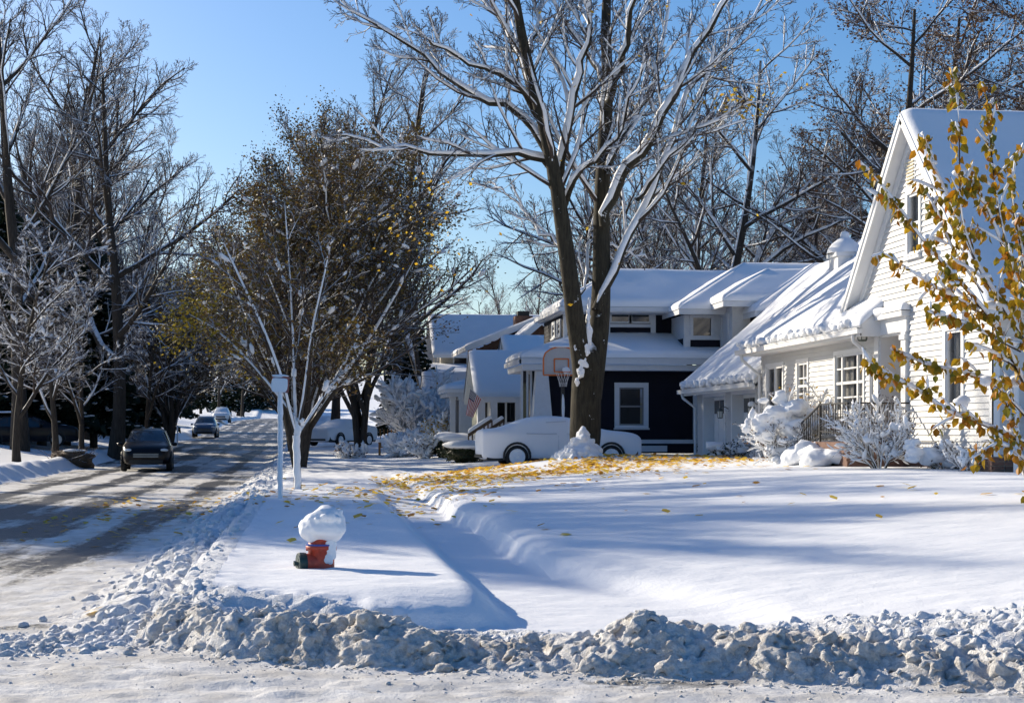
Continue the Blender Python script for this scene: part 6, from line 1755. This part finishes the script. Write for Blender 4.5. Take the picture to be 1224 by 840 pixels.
hedge(548, 62, 1.7, .95, "wide dark evergreen under a flat snow cap before the porch steps", 2)
hedge(556, 57, 1.6, .75, "nearest low dark evergreen under snow beside the buried sedan", 3)
hedge(585, 60, 1.2, .8, "snow capped evergreen hidden between sedan and yellow porch", 4)
SPEC_W = {1: (10, .15, .6, .5, .14, .04, 5), 2: (7, .15, .65, .55, .18, .03, 4), 3: (1.6, .15, .6, .55, .2, .02, 3)}
shrub("tall_shrub", at_gr(497, 74), "tall snow crusted white shrub left of the far porches", 511, 10, 3.6, .45, SPEC_W, None, 420, (.05, .14), snow_th=2.2)
shrub("tall_shrub", at_gr(510, 78), "snow crusted white shrub against the far little porch", 512, 9, 3.2, .45, SPEC_W, None, 360, (.05, .14), snow_th=2.2)
shrub("yellow_shrub", at_gr(533, 70), "yellow green leaved shrub dusted with snow by the white column", 513, 9, 1.7, .6, SPEC_W, (1400, .10, 'leaf_gold'), 160, (.05, .11), snow_th=1.8)
shrub("pink_shrub", at_gr(508, 66), "low tan shrub with snow beside the walk to the porches", 514, 9, 1.0, .8, SPEC_W, (500, .09, 'leaf_russet'), 200, (.05, .10), snow_th=2)
shrub("pink_shrub", at_gr(418, 70), "low reddish shrub under snow beside the many stemmed trunks", 515, 9, .8, .9, SPEC_W, (500, .09, 'leaf_russet'), 90, (.05, .10), snow_th=2)
shrub("snowy_shrub", at_gr(482, 70), "white mounded shrub between the dark trunks and the porches", 516, 9, 1.1, .8, SPEC_W, None, 300, (.06, .14), snow_th=2)
# steps with snowy rail in front of the yellow porch
b0, b1 = P(560, 520, 60), P(588, 502, 60)
rl = thing("stair_rail", ground_at(574, 60), "dark stair rail topped with snow leading to the yellow porch", "railing")
mb = MB()
for dx in (0, .5):
    mb.bar(b0 + (dx, dx, 0), b1 + (dx, dx, 0), .10, .12)
    for f in np.linspace(0, 1, 7): q = b0 * (1 - f) + b1 * f + (dx, dx, 0); mb.bar(q - (0, 0, .75), q, .05)
mb.build("rail", M['wood'], rl)
mb = MB()
for dx in (0, .5): slab(mb, b0 + (dx, dx - .1, .06), b1 + (dx, dx - .1, .06), b1 + (dx, dx + .1, .06), b0 + (dx, dx + .1, .06), .14, 20, 8, .08, .02)
mb.build("rail_snow", M['snow'], rl, True)

# ------------------------------------------------------------------ small things
b = ground_at(464, 72); ch_ = thing("garden_chair", b, "orange wooden slatted chair in the snow by the dark trunks", "chair")
OFF[ch_.name] = np.zeros(3)
for i in range(5): mb = MB(); mb.bar((-.3 + i * .15, .25, .35), (-.34 + i * .17, .5, 1.15), .11, .03); mb.build("slat", M['orange_wood'], ch_)
mb = MB(); mb.box((-.36, -.3, .34), (.36, .27, .39)); mb.build("seat", M['orange_wood'], ch_)
for sx in (-.38, .38):
    mb = MB(); mb.bar((sx, -.3, -.1), (sx, -.3, .55), .07); mb.build("leg", M['orange_wood'], ch_)
    mb = MB(); mb.bar((sx, .35, -.1), (sx, .3, .55), .07); mb.build("leg", M['orange_wood'], ch_)
    mb = MB(); mb.bar((sx, -.36, .57), (sx, .36, .57), .12, .03); mb.build("armrest", M['orange_wood'], ch_)
mb = MB(); mb.blob((0, 0, .43), (.34, .3, .10), 2, 1, .15); mb.build("snow_cap", M['snow'], ch_, True)
b = ground_at(212, 100); wp = thing("marker_post", b, "thin white marker post on the far left verge", "post"); OFF[wp.name] = np.zeros(3)
mb = MB(); mb.bar((0, 0, -.2), (0, 0, 1.25), .09); mb.build("post", M['white'], wp); mb = MB(); mb.blob((0, 0, 1.28), (.09, .09, .07), 2, 1, .1); mb.build("snow_cap", M['snow'], wp, True)
b = ground_at(86, 65); bp = thing("brush_pile", b, "brown brush pile between the two young snowy trunks", "brush pile"); OFF[bp.name] = np.zeros(3)
mb = MB(); mb.blob((0, 0, .12), (.95, .5, .42), 3, 4, .3, 2.5); mb.build("mound", M['wood'], bp)
t = Tree(77); 
for i in range(60):
    a = rng.uniform(0, 6.28); q, _ = limb_path(np.array((rng.normal(0, .35), rng.normal(0, .2), .1)), norm(np.array((math.cos(a), math.sin(a), .5))), .8, 4, .2, 0, t.R); t.add(q, np.linspace(.014, .006, 4), 2)
link("sticks", t.mesh("sticks", {2}, SIDES, M['twig_red']), bp)
mb = MB(); mb.blob((.1, 0, .46), (.5, .3, .08), 2, 1, .3); mb.build("snow_cap", M['snow'], bp, True)

# ------------------------------------------------------------------ young tree with orange leaves in the right foreground
Zo = 19.5
ob = ground_at(1252, Zo)
ot = thing("autumn_tree", ob, "young tree with hanging orange and olive leaves in the right foreground", "tree")
to = Tree(909)
def o_px(pts, r0, r1, z0, z1, lvl, dense=1.0, k=14):
    q = np.array([P(x, y, Zo + z0 + (z1 - z0) * i / (len(pts) - 1)) for i, (x, y) in enumerate(pts)])
    f = np.linspace(0, len(q) - 1, k); out_ = []
    for t in f:
        i = min(int(t), len(q) - 2); w = t - i; p0, p1, p2, p3 = q[max(i - 1, 0)], q[i], q[i + 1], q[min(i + 2, len(q) - 1)]
        out_.append(.5 * ((2 * p1) + (-p0 + p2) * w + (2 * p0 - 5 * p1 + 4 * p2 - p3) * w * w + (-p0 + 3 * p1 - 3 * p2 + p3) * w ** 3))
    q = np.array(out_); to.add(q, np.linspace(r0, r1, k), lvl); OB.append((q, dense)); return q
OB = []
to.add(np.array([P(x, y, Zo) for x, y in ((1252, 620), (1250, 560), (1246, 500), (1240, 440))]), np.array([.075, .06, .05, .04]), 0)
o_px([(1240, 440), (1232, 380), (1222, 300), (1210, 235), (1215, 180)], .035, .008, 0, .5, 1, .6)
o_px([(1246, 500), (1215, 440), (1190, 390), (1150, 340), (1105, 290), (1072, 245), (1042, 208)], .030, .004, 0, -.8, 1, 1.2)
o_px([(1235, 420), (1195, 360), (1165, 310), (1140, 250), (1112, 190), (1103, 160)], .028, .004, 0, .4, 1, 1.0)
o_px([(1165, 310), (1150, 260), (1147, 200), (1146, 140), (1138, 85)], .014, .004, -.1, -.2, 1, 1.1)
o_px([(1215, 330), (1198, 270), (1188, 210), (1182, 150), (1180, 108)], .016, .004, .2, .3, 1, 1.1)
o_px([(1200, 300), (1180, 250), (1165, 225), (1160, 215)], .012, .004, .3, -.2, 1, 1.0)
o_px([(1248, 540), (1205, 520), (1170, 505), (1130, 490), (1095, 465), (1062, 448), (1035, 430)], .026, .004, 0, -.7, 1, 1.2)
o_px([(1246, 520), (1190, 460), (1150, 445), (1110, 436), (1070, 418)], .022, .004, .2, .6, 1, 1.0)
o_px([(1190, 390), (1150, 360), (1120, 345), (1090, 325), (1052, 300)], .014, .004, -.2, -.9, 1, .8)
o_px([(1220, 420), (1180, 400), (1150, 385), (1125, 378), (1108, 372)], .014, .004, -.4, -1.0, 1, 1.0)
o_px([(1250, 570), (1220, 545), (1195, 530), (1175, 540), (1160, 548)], .018, .004, -.5, -.9, 1, .9)
o_px([(1250, 560), (1235, 590), (1220, 540), (1205, 490), (1195, 450)], .016, .005, -.6, -.4, 1, 1.0)
o_px([(1240, 440), (1225, 400), (1215, 340), (1205, 290)], .016, .005, -.3, -.6, 1, 1.2)
o_px([(1235, 400), (1215, 350), (1225, 290), (1228, 240)], .016, .005, .2, .3, 1, 1.0)
o_px([(1175, 350), (1140, 300), (1120, 255), (1105, 225)], .012, .004, .3, .8, 1, 1.0)
for b_ in list(to.br):
    if b_[2] == 1: to.grow(b_[0], b_[1], 1, {1: (7, .12, .7, .20, .14, .02, 6)})
link("trunk", shifted(to.mesh("trunk", {0, 1}, {0: 10, 1: 6}, M['twig']), ob), ot)
link("crown", shifted(to.mesh("crown", {2}, {2: 4}, M['twig'], .003), ob), ot)
link("branch_snow", shifted(to.snow("branch_snow", {1, 2}, .003, gap=.1, th=1.1), ob), ot, kind="stuff")
def hang_leaves(name, C, size, mat, R):
    """drooping pointed leaves, folded along the midrib"""
    n = len(C); a = R.uniform(0, 6.28, n); s = size * R.uniform(.65, 1.25, n)[:, None]
    d = np.stack([np.cos(a) * .45, np.sin(a) * .45, R.uniform(-1.15, -.35, n)], 1); d /= np.linalg.norm(d, axis=1, keepdims=True)
    u = np.cross(d, R.normal(0, 1, (n, 3))); u /= np.linalg.norm(u, axis=1, keepdims=True); w = np.cross(d, u)
    V = np.stack([C, C + (d * .30 + u * .34 + w * .12) * s, C + (d * .62 + u * .28 + w * .12) * s, C + d * s + w * s * -.06, C + (d * .62 - u * .28 + w * .12) * s, C + (d * .30 - u * .34 + w * .12) * s, C + d * .45 * s], 1).reshape(-1, 3)
    i = np.arange(n)[:, None] * 7
    T = np.concatenate([i + np.array([t]) for t in ((0, 1, 6), (1, 2, 6), (2, 3, 6), (3, 4, 6), (4, 5, 6), (5, 0, 6))])
    return make_mesh(name, V, [T], [mat])
C = []
R = to.R
for q, de_ in OB:
    L = np.linalg.norm(np.diff(q, axis=0), axis=1).sum(); n = int(L * 31 * de_)
    f = R.uniform(.12, 1, n) * (len(q) - 1); i = np.minimum(f.astype(int), len(q) - 2); w = (f - i)[:, None]
    C.append(q[i] * (1 - w) + q[i + 1] * w + R.normal(0, .045, (n, 3)))
for p_, r_, l in to.br:
    if l == 2:
        n = 2 + int(15 * np.linalg.norm(p_[-1] - p_[0])); f = R.uniform(.1, 1, n) * (len(p_) - 1); i = np.minimum(f.astype(int), len(p_) - 2); w = (f - i)[:, None]
        C.append(p_[i] * (1 - w) + p_[i + 1] * w + R.normal(0, .035, (n, 3)))
C = np.vstack(C)
lo_ = link("leaves", hang_leaves("leaves", C - ob, .118, M['leaf_orange'], R), ot, kind="stuff")
mb = MB()
for i in range(46):
    q, _ = OB[R.integers(len(OB))]; p = q[R.integers(2, len(q) - 1)]; mb.blob(p + (0, 0, .03), R.uniform(.02, .05) * np.array((1.5, 1.2, .9)), 2, i, .35)
for (x, y, r_) in ((1195, 365, .14), (1185, 365, .1), (1205, 410, .12), (1180, 455, .13), (1150, 480, .12), (1125, 330, .10), (1130, 355, .09), (1110, 285, .08), (1165, 415, .10), (1215, 455, .1)):
    mb.blob(P(x, y, Zo + .15), (r_ * .8, r_ * .7, r_ * .55), 3, x, .35)
mb.build("snow_clumps", M['snow'], ot, True, kind="stuff")
